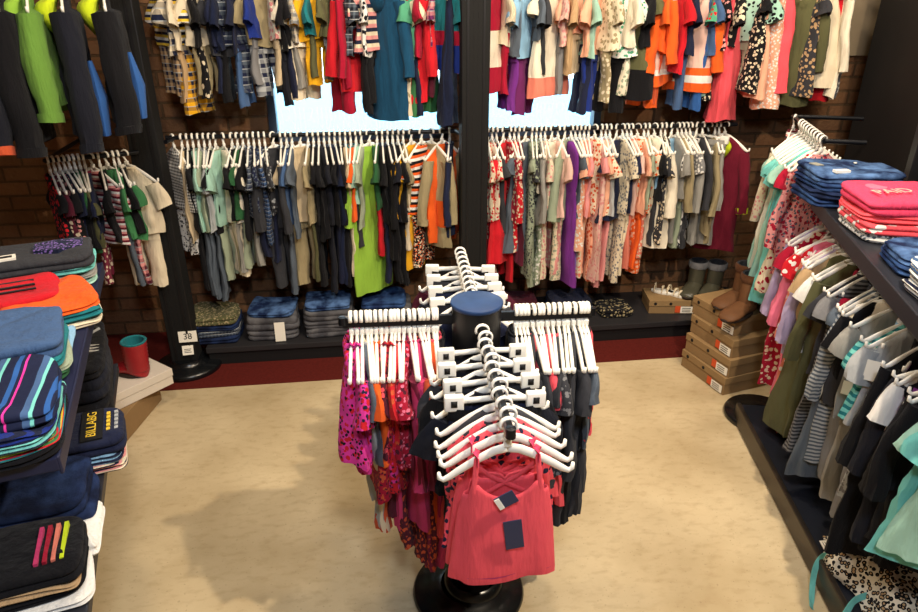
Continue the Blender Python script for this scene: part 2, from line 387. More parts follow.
def garment(kind, c1, c2, L, loc, rz, fat=1.0, drop=.066, open_=1.0):
    """loc = rail point; garment hangs below it on its hanger"""
    SEED[0] += 1; sd = SEED[0]; rr = random.Random(sd)
    nm = NAMES[kind][0]; r = bpy.data.objects.new(nm, None); link(r)
    r.location = (loc[0], loc[1], loc[2] - drop - L); r.rotation_euler = (0, 0, rz); r.empty_display_size = .05
    m1, m2 = fabric(c1), fabric(c2 if c2 != '-' else c1); F = fat
    def rumple(bm, z):
        off = Vector((sd * 1.7, sd * .9, 0))
        for v in bm.verts:
            c = v.co; k = min(1, max(.15, (L - z - c.z) * 6))
            v.co = c + k * (nvec(c * 9 + off) * .014 + nvec(c * 28 + off) * .006)
    def P(nme, bm, m, z=0):
        rumple(bm, z); o = obj(nme, bm, m, r); o.location.z = z; return o
    if kind in ('tee', 'set', 'tank', 'tset'):
        two = kind in ('set', 'tset'); Lb = min(L * .54, .42) if two else L
        P('body', body_mesh(Lb, .122, .135 + rr.uniform(0, .015), .016 * F, .026 * F * open_, sd), m1, L - Lb)
        if kind in ('tee', 'set'):
            for s in (-1, 1):
                P('sleeve', sleeve_mesh(s, Lb, rr.uniform(.10, .13), .040, .052, .014 * F, (.020 if two else .022) * F * open_, sd + s, slope=rr.uniform(.25, .5)), m1 if '^' not in c1 else m2, L - Lb)
            if rr.random() < .6: P('collar', collar_mesh(Lb), m2 if rr.random() < .5 else m1, L - Lb)
        if two: P('trousers', trousers_mesh(L - Lb + .06, sd, t=.015 * F, flare=.020 * F), m2)
    elif kind in ('dress', 'sun'):
        P('body', body_mesh(L, .112, .165 + rr.uniform(-.01, .02), .016 * F, .044 * F, sd, .016), m1)
        if kind == 'dress':
            for s in (-1, 1): P('sleeve', sleeve_mesh(s, L, rr.uniform(.07, .11), .036, .05, .015 * F, .026 * F, sd + s), m2)
        else:
            for s in (-1, 1): P('strap', tube(B(), [(s * .05, .012, L - .01), (s * .056, 0, L + .01), (s * .05, -.012, L - .01)], .003, .009), m2)
    elif kind in ('long', 'lset', 'hood', 'jacket'):
        two = kind == 'lset'; Lb = L * .55 if two else L; J = kind == 'jacket'
        P('body', body_mesh(Lb, .13 if not J else .16, .14 if not J else .175, (.018 if not J else .04) * F, (.028 if not J else .05) * F, sd), m1, L - Lb)
        sl = min(Lb * .92, .36) if not J else Lb * .92
        for s in (-1, 1):
            o = P('sleeve', sleeve_mesh(s, Lb, sl, .038 if not J else .07, .028 if not J else .058, .017 * F if not J else .05, .019 * F if not J else .046, sd + s, slope=.16, w0=.118 if not J else .15), m1 if '^' not in c1 else m2, L - Lb)
            if kind in ('hood', 'jacket'):
                bm = B(); A = Vector((s * (.118 if not J else .15), 0, Lb - .082)); D = Vector((s * .16, 0, -1)).normalized()
                rr_ = (.034, .026) if not J else (.065, .053)
                tube(bm, [A + D * (sl - .03), A + D * (sl + .002)], [rr_[0], rr_[0] * .95], [rr_[1], rr_[1] * .95], 14); rumple(bm, L - Lb)
                c = obj('cuff', bm, m2 if c2 not in ('neon', 'lime') or not J else m1, o)
        if kind in ('hood', 'jacket'):
            bm = B(); k = 1 if not J else 1.35; n = 16; rings = []
            for i in range(7):
                v = i / 6; z = Lb - .012 + .0 * k + .018 * math.sin(v * PI) * k - .11 * k * v; y = .02 + .035 * k * math.sin(v * PI * .9); rad = .062 * k * math.sin(.35 + v * 2.3)
                rings.append([(rad * math.cos(2 * PI * j / n) * 1.1, y + .03 * k * math.sin(2 * PI * j / n) * math.sin(.5 + v * 2), z) for j in range(n)])
            loft(bm, rings, True, True); P('hood', bm, m2 if J or c2 == 'neon' else m1, L - Lb)
        else: P('collar', collar_mesh(Lb), m1, L - Lb)
        if two: P('trousers', trousers_mesh(L - Lb + .06, sd, t=.015 * F, flare=.021 * F), m2)
    elif kind == 'pants':
        P('legs', trousers_mesh(L - .012, sd, w=.115, t=.018 * F, leg=.06, hem=.05, flare=.026 * F), m1)
        bm = B(); loft(bm, [[(.118 * k * math.cos(2 * PI * j / 24), (.021 * F) * k * math.sin(2 * PI * j / 24), L - .012 - dz) for j in range(24)] for dz, k in ((.02, .95), (-.004, .95), (-.006, 1), (.018, 1.03), (.03, 1.04), (.032, .98))]); P('waistband', bm, m2)
    elif kind == 'short':
        P('legs', trousers_mesh(L, sd, w=.115, t=.018 * F, leg=.065, hem=.07, flare=.032 * F), m1)
    return r

def fit(a, b, t): return tuple(a[i] + (b[i] - a[i]) * t for i in range(3))
def fill_rail(a, b, spec, place, group, twist=0, wob=.16, fat=1.0, hook=True, jit=.004, zlift=.0, ls=1.0, bt=None):
    """spec lines: kind c1 c2 L description ; leading ! = turned to face the room, trailing @w = extra room"""
    E = []
    for ln in spec.strip().split('\n'):
        p = ln.split(); E.append(p)
    ws = [2.0 if p[0].startswith('!') else .45 if p[0].startswith('-') else 1 for p in E]; tot = sum(ws); acc = 0
    dx, dy = b[0] - a[0], b[1] - a[1]; base = math.atan2(dy, dx) + PI / 2
    rr = random.Random(hash(len(spec)) % 1000 + len(E)); L0 = math.hypot(dx, dy)
    gap = L0 / tot
    for i, p in enumerate(E):
        t = (acc + ws[i] / 2) / tot; acc += ws[i]
        loc = fit(a, b, t)
        if p[0] == '-': continue
        big = p[0].startswith('!'); kd = p[0].strip('!')
        tw = twist + wob * math.sin(i * .55) + rr.uniform(-.05, .05) + ((rr.choice((-.7, .7)) if bt is None else bt) if big else 0)
        if big and len(p[0]) > 1 and p[0].startswith('!!'): tw = twist + .75
        desc = ' '.join(p[4:])
        f = fat * (1.5 if big else 1)
        zr = loc[2] + .0115 - .0185 + .004
        hz = (loc[0], loc[1], loc[2] + zlift)
        g_ = garment(kd, p[1], p[2], float(p[3]) * ls + rr.uniform(-.012, .012), hz, base + tw, f, drop=.066)
        reg(g_, desc, place, i, NAMES[kd][1], group)
        if hook: hanger('clip' if kd in ('pants', 'short') else 'top', hz, base + tw, desc, place, i, 'hangers ' + place.split('|')[0])
        E[i].append(g_)
    return E
def rail(name, a, b, r, label, ends=()):
    t = thing(name, label, 'clothes rail', (a[0], a[1], a[2]))
    o = Vector(a); bm = B(); rod(bm, Vector(a) - o, Vector(b) - o, r, 14); obj('bar', bm, M_bar, t)
    for e in ends:
        bm = B(); rod(bm, Vector(e[0]) - o, Vector(e[1]) - o, .011, 10); obj('bracket', bm, M_bar, t)
    return t

# ------------------------------------------------------------------ posts, platforms, rails of the back wall
def slot_post(x0, x1, y0, y1, h, label, disc=True, toY=None):
    cx, cy = (x0 + x1) / 2, (y0 + y1) / 2
    t = thing('slotted_post', label, 'post', (cx, cy, 0))
    bm = B(); box(bm, x0 - cx, x1 - cx, y0 - cy, y1 - cy, 0, h, None, .006); nb = len(bm.faces); z = .25
    while z < h - .1:
        for xx in (-.012, .012): box(bm, xx - .003, xx + .003, y0 - cy - .0015, y0 - cy + .001, z, z + .03)
        z += .05
    bm.faces.ensure_lookup_table()
    for f in bm.faces[nb:]: f.material_index = 1
    o = obj('upright', bm, M_post, t, smooth=False); o.data.materials.append(M_hole)
    bm = B(); box(bm, -(x1 - x0) * .32, -(x1 - x0) * .24, y0 - cy - .004, y0 - cy + .002, .06, h); box(bm, (x1 - x0) * .24, (x1 - x0) * .32, y0 - cy - .004, y0 - cy + .002, .06, h); obj('rib', bm, M_post, t, smooth=False)
    if disc:
        bm = B(); lathe(bm, [(.0, .002), (.185, .002), (.188, .02), (.18, .035), (.12, .042), (.10, .055), (.095, .075), (.05, .078), (0, .078)], (0, 0), 40); obj('round_base', bm, M_base, t)
    return t
slot_post(-1.215, -1.07, 3.60, 3.72, 3.2, 'dark slotted post on round black base, between the left small rail and long rail')
slot_post(.478, .625, 3.62, 3.74, 3.2, 'dark slotted post in the middle of the back wall, between the two windows')
def platform(x0, x1, label):
    t = thing('display_platform', label, 'platform', ((x0 + x1) / 2, 3.9, 0)); h = (x1 - x0) / 2
    bm = B(); box(bm, -h, h, -.25, .24, .085, .12, None, .004); obj('top_board', bm, M_deck, t, smooth=False)
    bm = B(); box(bm, -h + .01, h - .01, -.235, .24, .003, .085); obj('plinth', bm, plain('plinth_black', (16, 16, 18), .7), t, smooth=False)
platform(-1.03, .47, 'low dark platform under the left long rail with folded jeans on it')
platform(.63, 2.45, 'low dark platform under the right long rail with shoe box and boots')
ZL, ZU, YR = 1.31, 2.12, 3.82
rail('clothes_rail', (-1.09, YR, ZL), (.475, YR, ZL), .012, 'black rail below the left window carrying dark and grey kids clothes', [((-1.04, YR, ZL), (-1.06, 3.70, ZL)), ((.47, YR, ZL), (.49, 3.72, ZL))])
rail('clothes_rail', (.63, YR, ZL), (2.14, YR, ZL), .012, 'black rail below the right window carrying pale and peach kids clothes', [((.63, YR, ZL), (.60, 3.72, ZL)), ((2.13, YR, ZL), (2.13, YB, ZL))])
rail('clothes_rail', (-1.04, YR, ZU), (.475, YR, ZU), .012, 'black upper rail in front of the left window', [((-1.04, YR, ZU), (-1.06, 3.70, ZU)), ((.47, YR, ZU), (.49, 3.72, ZU))])
rail('clothes_rail', (.63, YR, ZU), (2.74, YR, ZU), .012, 'black upper rail in front of the right window and brick', [((.63, YR, ZU), (.60, 3.72, ZU)), ((2.73, YR, ZU), (2.73, YB, ZU))])

LL = '''
!tset black+white+60 white~charcoal~40 .44 black and white leaf print set
tank beige black .36 beige cotton tank top
set black black .60 black t-shirt and shorts set
set mint slate .62 pale mint tee with slate trousers
set sage slate .64 sage tee with slate trousers
set silver slate .66 silver grey tee with slate trousers
tee black black .34 plain black t-shirt
set mint sage .56 mint green tee with sage trousers
!set ivory cream .55 big cream tee with cream trousers
set black heather .52 black tee with grey trousers
set forest sage .52 dark green tee with sage trousers
tee black charcoal .36 black t-shirt with charcoal collar
set navy+slate+40 heather .50 navy plaid shirt with grey trousers
set navy~slate~45 navy .46 navy speckled tee with navy trousers
tee navy+denim+45 navy .40 navy and blue plaid shirt
set charcoal~silver~30 navy .48 charcoal spotted tee with navy trousers
!lset charcoal charcoal .62 charcoal sweatshirt and joggers
lset charcoal slate .64 charcoal sweatshirt with slate joggers
tee denim navy .32 denim blue button shirt
tee slate denim .36 slate blue t-shirt
!set beige khaki .62 beige tee with khaki trousers
set khaki olive .58 khaki tee with olive trousers
set black black .62 black tee with black joggers
tee black black .38 black t-shirt with round neck
set ink ink .64 ink black tee and joggers
set black navy .60 black tee with navy trousers
set midnight midnight .62 midnight blue tee and trousers
set black black .62 black tee with black joggers
set beige cream .58 sandy tee with cream trousers
tee orange teal .30 orange t-shirt
set mint charcoal .44 mint tee with charcoal shorts
tee sage sage .34 sage green t-shirt
!hood lime lime .66 lime green long hoodie
set forest red .48 green tee with red trousers
set black navy .62 black tee with navy trousers
long black black .50 black long-sleeved top
set ink black .62 ink tee with black joggers
set black black .62 black tee with black joggers
set khaki cream .46 khaki tee with cream trousers
!set mustard mustard .56 mustard yellow tee and trousers
!set orange*black*white*22 black~cream~orange~40 .54 orange striped tee with floral leggings
!long khaki^orange^.28^khaki^.13 khaki .46 khaki and orange block sweater
!hood orange^orange^.1 khaki .44 orange hoodie with khaki sleeves
long navy orange .40 navy and orange sweater
'''
fill_rail((-1.085, YR, ZL), (.45, YR, ZL), LL, 'on the lower rail under the left window|the left', 'clothes on the lower left back rail', ls=1.30)
LR = '''
set cream~red~30 red~cream~30 .56 cream floral tee with red floral trousers
set ivory~red~30 crimson~ivory~26 .58 ivory floral tee with crimson floral trousers
tee charcoal charcoal .36 charcoal t-shirt
!dress red red .50 bright red ruffled dress
set crimson~cream~26 red .60 crimson floral tee with red trousers
long red~cream~30 red .46 red floral top
tank wine maroon .50 wine red tank top
!dress slate slate .46 slate grey denim dress
dress sage~charcoal~36 sage .56 sage patterned dress
set charcoal~sage~30 sage .62 dark speckled tee with sage trousers
lset heather sage~white~30 .62 heather grey top with sage print leggings
set cream~rose~30 cream~rose~30 .60 cream rose print tee and leggings
!tset ivory burgundy .36 ivory top with burgundy bow
set blush rose~cream~26 .58 blush tee with rose print leggings
!lset sage cream~sage~30 .60 sage cardigan with cream print leggings
tank purple navy .62 purple and navy tank top
set slate violet .62 slate tee with violet leggings
dress peach~white~30 peach .46 peach and white print dress
set salmon cream~salmon~26 .60 salmon tee with cream print leggings
set rose peach .56 rose tee with peach leggings
!set cream~rust~28 peach~rust~24 .62 cream and rust print set
dress blush~rose~26 rose .60 blush rose print dress
set peach rose .64 peach tee with rose leggings
tset silver rose .62 silver tank with rose leggings
!dress navy navy .34 navy frilled short dress
set cream~grey~30 cream~grey~30 .62 cream and grey print set
set navy cream~grey~26 .60 navy tee with cream print leggings
set blush salmon .56 blush tee with salmon leggings
!set cream~orange~28 orange~peach~24 .60 cream tee with orange floral leggings
set peach orange .56 peach tee with orange leggings
set sage salmon~cream~26 .52 sage tee with salmon print leggings
!long ivory sage .46 ivory crochet long-sleeved top
set black charcoal .46 black tee with charcoal leggings
tee charcoal~cream~26 black .44 charcoal spotted t-shirt
!tset sky white .36 sky blue frilled top
set heather heather .46 heather grey tee and leggings
lset khaki sage .48 khaki sweater with sage joggers
set grey~white~30 grey .44 grey and white print set
lset heather charcoal .48 heather sweater with charcoal joggers
!set white~charcoal~26 white~charcoal~24 .46 white top with black specks
lset charcoal heather .46 charcoal sweater with heather joggers
!pants heather heather .47 wide heather grey sweatpants
long khaki beige .42 khaki beige cardigan
lset heather khaki .46 heather top with khaki joggers
!!hood maroon neon .50 maroon fleece with neon yellow hood
'''
fill_rail((.64, YR, ZL), (2.10, YR, ZL), LR, 'on the lower rail under the right window|the left', 'clothes on the lower right back rail', ls=1.38)
UL = '''
!set yellow*navy*white*26 tan+navy+26 .56 yellow and navy checked set
set cream tan .60 cream tee with tan trousers
!set navy+cream+18 mustard+navy+24 .66 navy checked shirt with yellow plaid trousers
set black black~cream~20 .58 black tee with dark print trousers
!set cream khaki .56 cream tee with khaki trousers
set navy navy .56 navy tee with navy trousers
set midnight black .60 midnight tee with black trousers
!tee charcoal charcoal .36 charcoal boxy t-shirt
set navy denim .64 navy tee with denim trousers
!set navy+slate+26 navy+slate+26 .54 navy plaid shirt and trousers
set royal grey .50 royal blue tee with grey trousers
!set khaki navy+silver+22 .58 khaki tee with navy plaid trousers
tset ivory~rose~24 beige .52 ivory flowered top with beige trousers
set black ink .62 black tee with ink trousers
set black navy .58 black tee with navy joggers
set cream+grey+30 heather .52 cream plaid shirt with heather trousers
!set ivory cream .60 ivory tee with cream trousers
set teal olive .48 teal tee with olive trousers
!set mustard mustard .52 mustard tee and trousers
set olive grey .48 olive tee with grey trousers
!set ink+slate+28 crimson .68 dark plaid shirt with crimson leggings
long crimson crimson .52 crimson long-sleeved top
!long red red .56 red long-sleeved top
set white~ink~24 black .66 white lettered tee with black trousers
!set rose*cream*navy*18 black .62 rose striped tee with black trousers
!!hood petrol petrol .72 petrol blue hoodie
!set cream cream~khaki~26 .70 cream tee with khaki camouflage trousers
!hood red red .62 red hoodie
set crimson navy .68 crimson tee with navy trousers
!set jade green .70 jade tee with green trousers
set plum+rose+24 wine .58 plum plaid shirt with wine trousers
!!tee teal^crimson^.2^royal^.13 teal .46 teal crimson and blue polo shirt
sun midnight midnight .74 long midnight blue sundress
'''
fill_rail((-1.01, YR, ZU), (.45, YR, ZU), UL, 'on the upper rail before the left window|the left', 'clothes on the upper left back rail', fat=1.1, ls=.93)
UR = '''
!dress crimson^ivory^.3^crimson^.12 crimson~red~30 .54 crimson tulle top with ivory trousers
set cream crimson .54 cream tee with crimson leggings
tset slate purple .66 slate top with purple leggings
- - - - -
- - - - -
!set sky plum .66 sky blue tee with plum leggings
set slate charcoal .50 slate tee with charcoal leggings
tee charcoal charcoal .46 charcoal t-shirt
!dress ivory^salmon^.1 ivory .58 ivory dress with salmon hem
set blush~rose~30 grey .56 blush print tee with grey leggings
tee tan tan .44 tan t-shirt
!set peach beige .46 peach tee with beige leggings
set mint navy .66 mint tee with navy leggings
!set peach royal .66 peach tee with royal blue leggings
set cream~khaki~24 khaki~cream~24 .60 cream and khaki print set
!set white~jade~26 black .68 white leafy tee with black leggings
set ivory ivory~sage~24 .58 ivory tee with sage print leggings
!dress olive^black^.15 olive .58 olive dress with black hem
set black black~cream~22 .60 black tee with speckled leggings
!lset orange orange .64 orange tracksuit
set orange rust .62 orange tee with rust leggings
!hood blush^white^.08^orange^.05 orange .52 blush hoodie with orange stripes
tee red red .46 red t-shirt
set navy denim .66 navy tee with denim leggings
!!hood blush^orange^.13^white^.09^orange^.05 orange .56 blush hoodie with orange and white hem
set denim blue .66 denim tee with blue leggings
set black~rose~26 black~cream~26 .62 black rose print set
!set jade~red~26 mint .58 jade flowered tee with mint leggings
set black~cream~20 black~cream~20 .58 black and cream floral set
!sun coral coral .74 sheer coral sundress
!set mint~black~24 sage .56 mint print tee with sage leggings
dress black~cream~30 black .56 black dress with cream specks
sun peach peach .60 peach pleated sundress
!!sun coral coral .58 coral pleated dress
!sun peach~white~40 peach .66 peach lace dress
- - - - -
!!long olive olive .66 olive long cardigan
dress charcoal~tan~24 charcoal .60 charcoal flowered dress
!!sun cream cream .56 cream dress
!!pants red red .64 red trousers
long ivory ivory .60 ivory long top
pants grey~white~30 grey .62 grey speckled trousers
'''
fill_rail((.64, YR, ZU), (2.66, YR, ZU), UR, 'on the upper rail before the right window|the left', 'clothes on the upper right back rail', fat=1.15, ls=.97)

# small bay left of the post
SA, SB = (-1.56, 3.46, 1.28), (-1.21, 3.585, 1.28)
rail('clothes_rail', SA, (-1.17, 3.60, 1.28), .012, 'short black rail left of the dark post with green and cream tops', [((-1.56, 3.46, 1.28), (-1.60, YB, 1.28))])
SM = '''
dress black~red~26 black .44 black and red floral dress
dress wine~cream~26 wine .42 wine and cream floral dress
dress black~rose~24 black .42 black and rose floral dress
tee navy navy .36 navy t-shirt
tee black black .34 black t-shirt
tee forest green .36 forest green t-shirt
tee olive olive .34 olive t-shirt
set navy burgundy~cream~24 .52 navy tee with burgundy print trousers
!tee rose*white*maroon*30 rose .34 rose and white striped t-shirt
tee black ink .32 black tee with ink collar
!tee green green .34 green t-shirt
set green slate .56 green tee with slate trousers
set black wine+rose+24 .56 black tee with wine plaid trousers
!set cream cream .60 cream linen shirt and trousers
'''
fill_rail(SA, SB, SM, 'on the short rail left of the post|the left', 'clothes on the short left rail', twist=.15, ls=1.08)
# jackets above
JA, JB = (-1.62, 3.0, 2.08), (-.97, 3.24, 2.08)
rail('clothes_rail', JA, (-.97, 3.24, 2.08), .014, 'black upper rail with dark jackets at the upper left', [((-1.62, 3.0, 2.08), (-1.62, 3.0, 3.2)), ((-1.14, 3.18, 2.08), (-1.14, 3.62, 2.08))])
def jacket(x, c1, c2, L, desc, i, tw=-.05, panel=None, z=2.08, stripe=None):
    t = (x - JA[0]) / (JB[0] - JA[0]); p = fit(JA, JB, t); rz = math.atan2(.22, .6) + PI / 2 + tw
    g_ = garment('jacket', c1, c2, L, (p[0], p[1], z), rz, 1.25)
    reg(g_, desc, 'on the rail at the upper left|the left', i, 'jacket', 'jackets at the upper left')
    hanger('top', (p[0], p[1], z), rz, desc, 'on the rail at the upper left|the left', i, 'hangers on the upper left rail')
    if panel:
        bm = B(); tube(bm, [(-.15, -.055, L * .55), (-.165, -.065, L * .3), (-.165, -.06, .02)], [.02, .06, .045], [.01, .03, .02], 10)
        obj('side_panel', bm, fabric(panel), g_)
    if stripe:
        bm = B(); tube(bm, [(-.17, -.04, L * .55), (-.205, -.02, L * .55)], .006, .004, 8); obj('reflective_stripe', bm, M_tag, g_)
    return g_
jacket(-1.60, 'royal', 'red', .56, 'royal blue jacket with red cuffs', 0)
jacket(-1.49, 'ink', 'rust', .55, 'ink black jacket with rust lining', 1, stripe=1)
jacket(-1.40, 'black', 'black', .56, 'plain black jacket', 2, stripe=1)
jacket(-1.31, 'moss', 'lime', .42, 'moss green jacket with lime hood', 3)
jacket(-1.20, 'ink', 'neon', .56, 'ink black jacket with neon hood', 4, panel='blue')
jacket(-1.06, 'black', 'neon', .50, 'black jacket with neon hood and blue side', 5, panel='blue')

# ------------------------------------------------------------------ folded clothes
def folded(w, d, h, seed, layers=2, n=44, sag=.006):
    rr = random.Random(seed); ph = [rr.uniform(0, 6.28) for _ in range(6)]; bm = B()
    def out(k, z, ins, wob):
        r = []
        for j in range(n):
            a = 2 * PI * j / n; ca, sa = math.cos(a), math.sin(a); e = .32
            x = (w / 2 - ins) * math.copysign(abs(ca) ** e, ca); y = (d / 2 - ins) * math.copysign(abs(sa) ** e, sa)
            wv = wob * math.sin(3 * a + ph[0]) + wob * .5 * math.sin(5 * a + ph[1] + z * 40)
            r.append((x * (1 + wv * .3) * k + (0 if k < 1 else wv * .15), y * (1 + wv * .3) * k, z + (sag * math.sin(2 * a + ph[2]) + sag * .6 * math.sin(4 * a + ph[3])) * (z / h) * (1 if k == 1 else k)))
        return r
    rings = [out(.6, .0, 0, 0), out(1, .0, .012, .01)]
    for i in range(layers):
        z0 = h * i / layers; z1 = h * (i + 1) / layers; q = rr.uniform(0, .006)
        rings += [out(1, z0 + (z1 - z0) * .18, .003 + q, .02), out(1, z0 + (z1 - z0) * .5, q, .02), out(1, z0 + (z1 - z0) * .82, .003 + q, .02)]
        if i < layers - 1: rings.append(out(1, z1, .011, .02))
    rings.append(out(1, h, .012, .02))
    for k in (.75, .45, .15): rings.append([(x, y, z + .004 * math.sin(9 * x / w + ph[4]) * math.cos(7 * y / d + ph[5])) for x, y, z in out(k, h, .012, .02)])
    loft(bm, rings, True, True)
    for v in bm.verts:
        c = v.co; q = nvec(c * 9 + Vector((seed * 1.3, 0, 0))) * .012 + nvec(c * 30 + Vector((seed, 2, 0))) * .004
        k = min(1, c.z / h + .15); v.co = c + Vector((q.x, q.y, q.z * .45 * k))
    return bm
def fold_thing(name, label, cat, mat, w, d, h, loc, rz, group=None, layers=2, seed=None):
    SEED[0] += 1; o = obj(name, folded(w, d, h, seed or SEED[0], layers), mat, None, loc, rz); return tag(o, label, cat, group)
def stack(specs, base, rz, group, w=.3, d=.24, jit=.006):
    """specs bottom→top: (name, label, cat, material, h[, dw, dd])"""
    z = base[2]; rr = random.Random(len(specs) * 7 + int(base[0] * 100)); res = []
    for s in specs:
        dw = s[5] if len(s) > 5 else 0
        res.append(fold_thing(s[0], s[1], s[2], s[3], w + dw, d + dw * .5, s[4], (base[0] + rr.uniform(-jit, jit), base[1] + rr.uniform(-jit, jit), z + .001), rz + rr.uniform(-.03, .03), group))
        z += s[4] + .001
    return res, z

# back-left platform: folded jeans
PZ = .12
st, z = stack([('folded_jeans', 'bottom pair of dark blue patterned jeans by the left post', 'jeans', M_dark, .04), ('folded_jeans', 'middle pair of dark blue patterned jeans by the left post', 'jeans', fabric('navy+slate+50'), .04),
       ('folded_jeans', 'top pair of dark blue jeans by the left post, under an olive shirt', 'jeans', M_dark, .04), ('folded_shirt', 'olive patterned folded shirt on the pile by the left post', 'shirt', fabric('olive~khaki~40'), .045)], (-.99, 3.82, PZ), .03, 'folded jeans by the left post', .30, .26)
st, z = stack([('folded_jeans', 'lowest grey jeans in pile with cream tag, second pile from left post', 'jeans', M_gjeans, .06), ('folded_jeans', 'thick grey jeans in second pile from the left post', 'jeans', M_gjeans, .085), ('folded_jeans', 'washed blue jeans topping the second pile from the left post', 'jeans', M_jeans, .035, -.03)], (-.645, 3.83, PZ), -.02, 'folded grey jeans on platform', .31, .27)
st, z = stack([('folded_jeans', 'lowest grey jeans in third pile from the left post', 'jeans', M_gjeans, .055), ('folded_jeans', 'middle grey jeans in third pile from the left post', 'jeans', M_gjeans, .05), ('folded_jeans', 'upper grey jeans in third pile from the left post', 'jeans', M_gjeans, .06), ('folded_jeans', 'crumpled blue jeans on top of the third pile', 'jeans', M_jeans, .04, -.03)], (-.31, 3.83, PZ), .03, 'folded grey jeans on platform', .31, .27)
st, z = stack([('folded_jeans', 'lower grey jeans in the pile behind the rack', 'jeans', M_gjeans, .08), ('folded_jeans', 'upper grey jeans in the pile behind the rack', 'jeans', M_gjeans, .08), ('folded_jeans', 'blue jeans topping the pile behind the rack', 'jeans', M_jblue, .04, -.03)], (.03, 3.83, PZ), -.03, 'folded grey jeans on platform', .31, .27)
st, z = stack([('folded_shirt', 'lower dark folded shirt on platform right of central post', 'shirt', fabric('ink'), .06), ('folded_shirt', 'upper maroon folded shirt on platform right of central post', 'shirt', fabric('wine'), .06)], (.86, 3.86, PZ), -.03, None, .27, .25)
st, z = stack([('folded_jeans', 'dark jeans on platform below the peach clothes', 'jeans', M_dark, .07), ('folded_shirt', 'navy folded shirt on platform below the peach clothes', 'shirt', fabric('navy'), .05)], (1.2, 3.86, PZ), .03, None, .27, .25)
st, z = stack([('folded_shirt', 'black and beige folded shirt left of the sandal box', 'shirt', fabric('black~khaki~30'), .05), ], (1.5, 3.84, PZ), .03, None, .22, .2)

def card(name, label, loc, w, h, rz, tilt=.0, cat='tag', mat=None, lines=None, txt=None):
    o = thing(name, label, cat, loc, rz)
    bm = B(); box(bm, -w / 2, w / 2, -.001, .001, 0, h); M = Matrix.Rotation(-tilt, 4, 'X'); place_bm(bm, M); obj('card', bm, mat or M_tag, o, smooth=False)
    if txt:
        bm = text_bm(txt, h * .75); place_bm(bm, M @ Matrix.Translation((0, -.0018, h * .5)) @ Matrix.Rotation(PI / 2, 4, 'X')); obj('lettering', bm, M_ink, o, smooth=False)
    if lines:
        bm = B()
        for k in range(lines): box(bm, -w * .32, w * .32 * (1 - .3 * (k % 2)), -.0022, -.0012, h * (.25 + .5 * k / max(1, lines)), h * (.25 + .5 * k / max(1, lines)) + h * .06)
        place_bm(bm, M); obj('print_lines', bm, M_ink, o, smooth=False)
    return o
card('price_card', 'white price card reading 38 on edge of left platform by the post', (-1.10, 3.59, .20), .10, .065, .05, .15, 'price card', txt='38')
card('price_card', 'small white card below the 38 card beside the left post', (-1.11, 3.58, .122), .06, .055, .1, .3, 'price card', lines=3)
card('hang_tag', 'cream tag hanging from the second pile of grey jeans', (-.60, 3.68, .125), .06, .12, .03, .08)
card('hang_tag', 'cream tag on the third pile of grey jeans', (-.19, 3.675, .19), .07, .07, -.35, .12)

# ------------------------------------------------------------------ shoes and shoe boxes
def shoe_box(name, label, L, D, H, loc, rz, mat=M_kraft, lidm=M_kraft2, grp=None, hole=True, lab='side', flip=1):
    t = thing(name, label, 'shoe box', loc, rz, grp)
    bm = B(); box(bm, -L / 2, L / 2, -D / 2, D / 2, 0, H - .02, None, .002); obj('box_base', bm, mat, t, smooth=False)
    bm = B(); box(bm, -L / 2 - .004, L / 2 + .004, -D / 2 - .004, D / 2 + .004, H - .042, H, None, .003); obj('lid', bm, lidm, t, smooth=False)
    if hole:
        for x in (-.36 * L, .02 * L):
            bm = B(); lathe(bm, [(.010, -.001), (.010, .0014)], (0, 0), 12, True, True); place_bm(bm, Matrix.Translation((x, -D / 2 - .0042, H - .024)) @ Matrix.Rotation(PI / 2, 4, 'X')); obj('finger_hole', bm, M_ink, t, smooth=False)
    if lab:
        x0 = L * .14
        bm = B(); box(bm, x0, x0 + .035, -D / 2 - .0055, -D / 2 - .004, H * .12, H * .12 + .045); obj('orange_label', bm, M_olabel, t, smooth=False)
        bm = B(); box(bm, x0 + .035, x0 + .12, -D / 2 - .0055, -D / 2 - .004, H * .08, H * .08 + .045); o = obj('white_label', bm, M_tag, t, smooth=False)
        bm = B()
        for k in range(3): box(bm, x0 + .045, x0 + .10, -D / 2 - .0062, -D / 2 - .0054, H * .08 + .008 + k * .012, H * .08 + .012 + k * .012)
        obj('print_lines', bm, M_ink, o, smooth=False)
    return t
rzb = math.atan2(-.97, .23)
for k, nm in enumerate(('bottom', 'second lowest', 'second highest', 'top')):
    off = (.0, .01, .03, .05)[k]
    c = Vector((1.752, 3.311, 0)) * .5 + Vector((1.836, 2.955, 0)) * .5 + Vector((.97, .23, 0)) * (.155 + off) + Vector((-.23, .97, 0)) * (0, .0, .01, .05)[k]
    shoe_box('shoe_box', nm + ' brown boot box in the stack of four on the floor', (.36, .355, .35, .33)[k], .30, .108, (c.x, c.y, .001 + k * .1085), rzb + (.0, .02, -.02, .03)[k], grp=None)
M_gum = plain('brown_leather', (112, 74, 44), .7, nz=.3); M_gsole = plain('dark_sole', (44, 32, 26), .7)
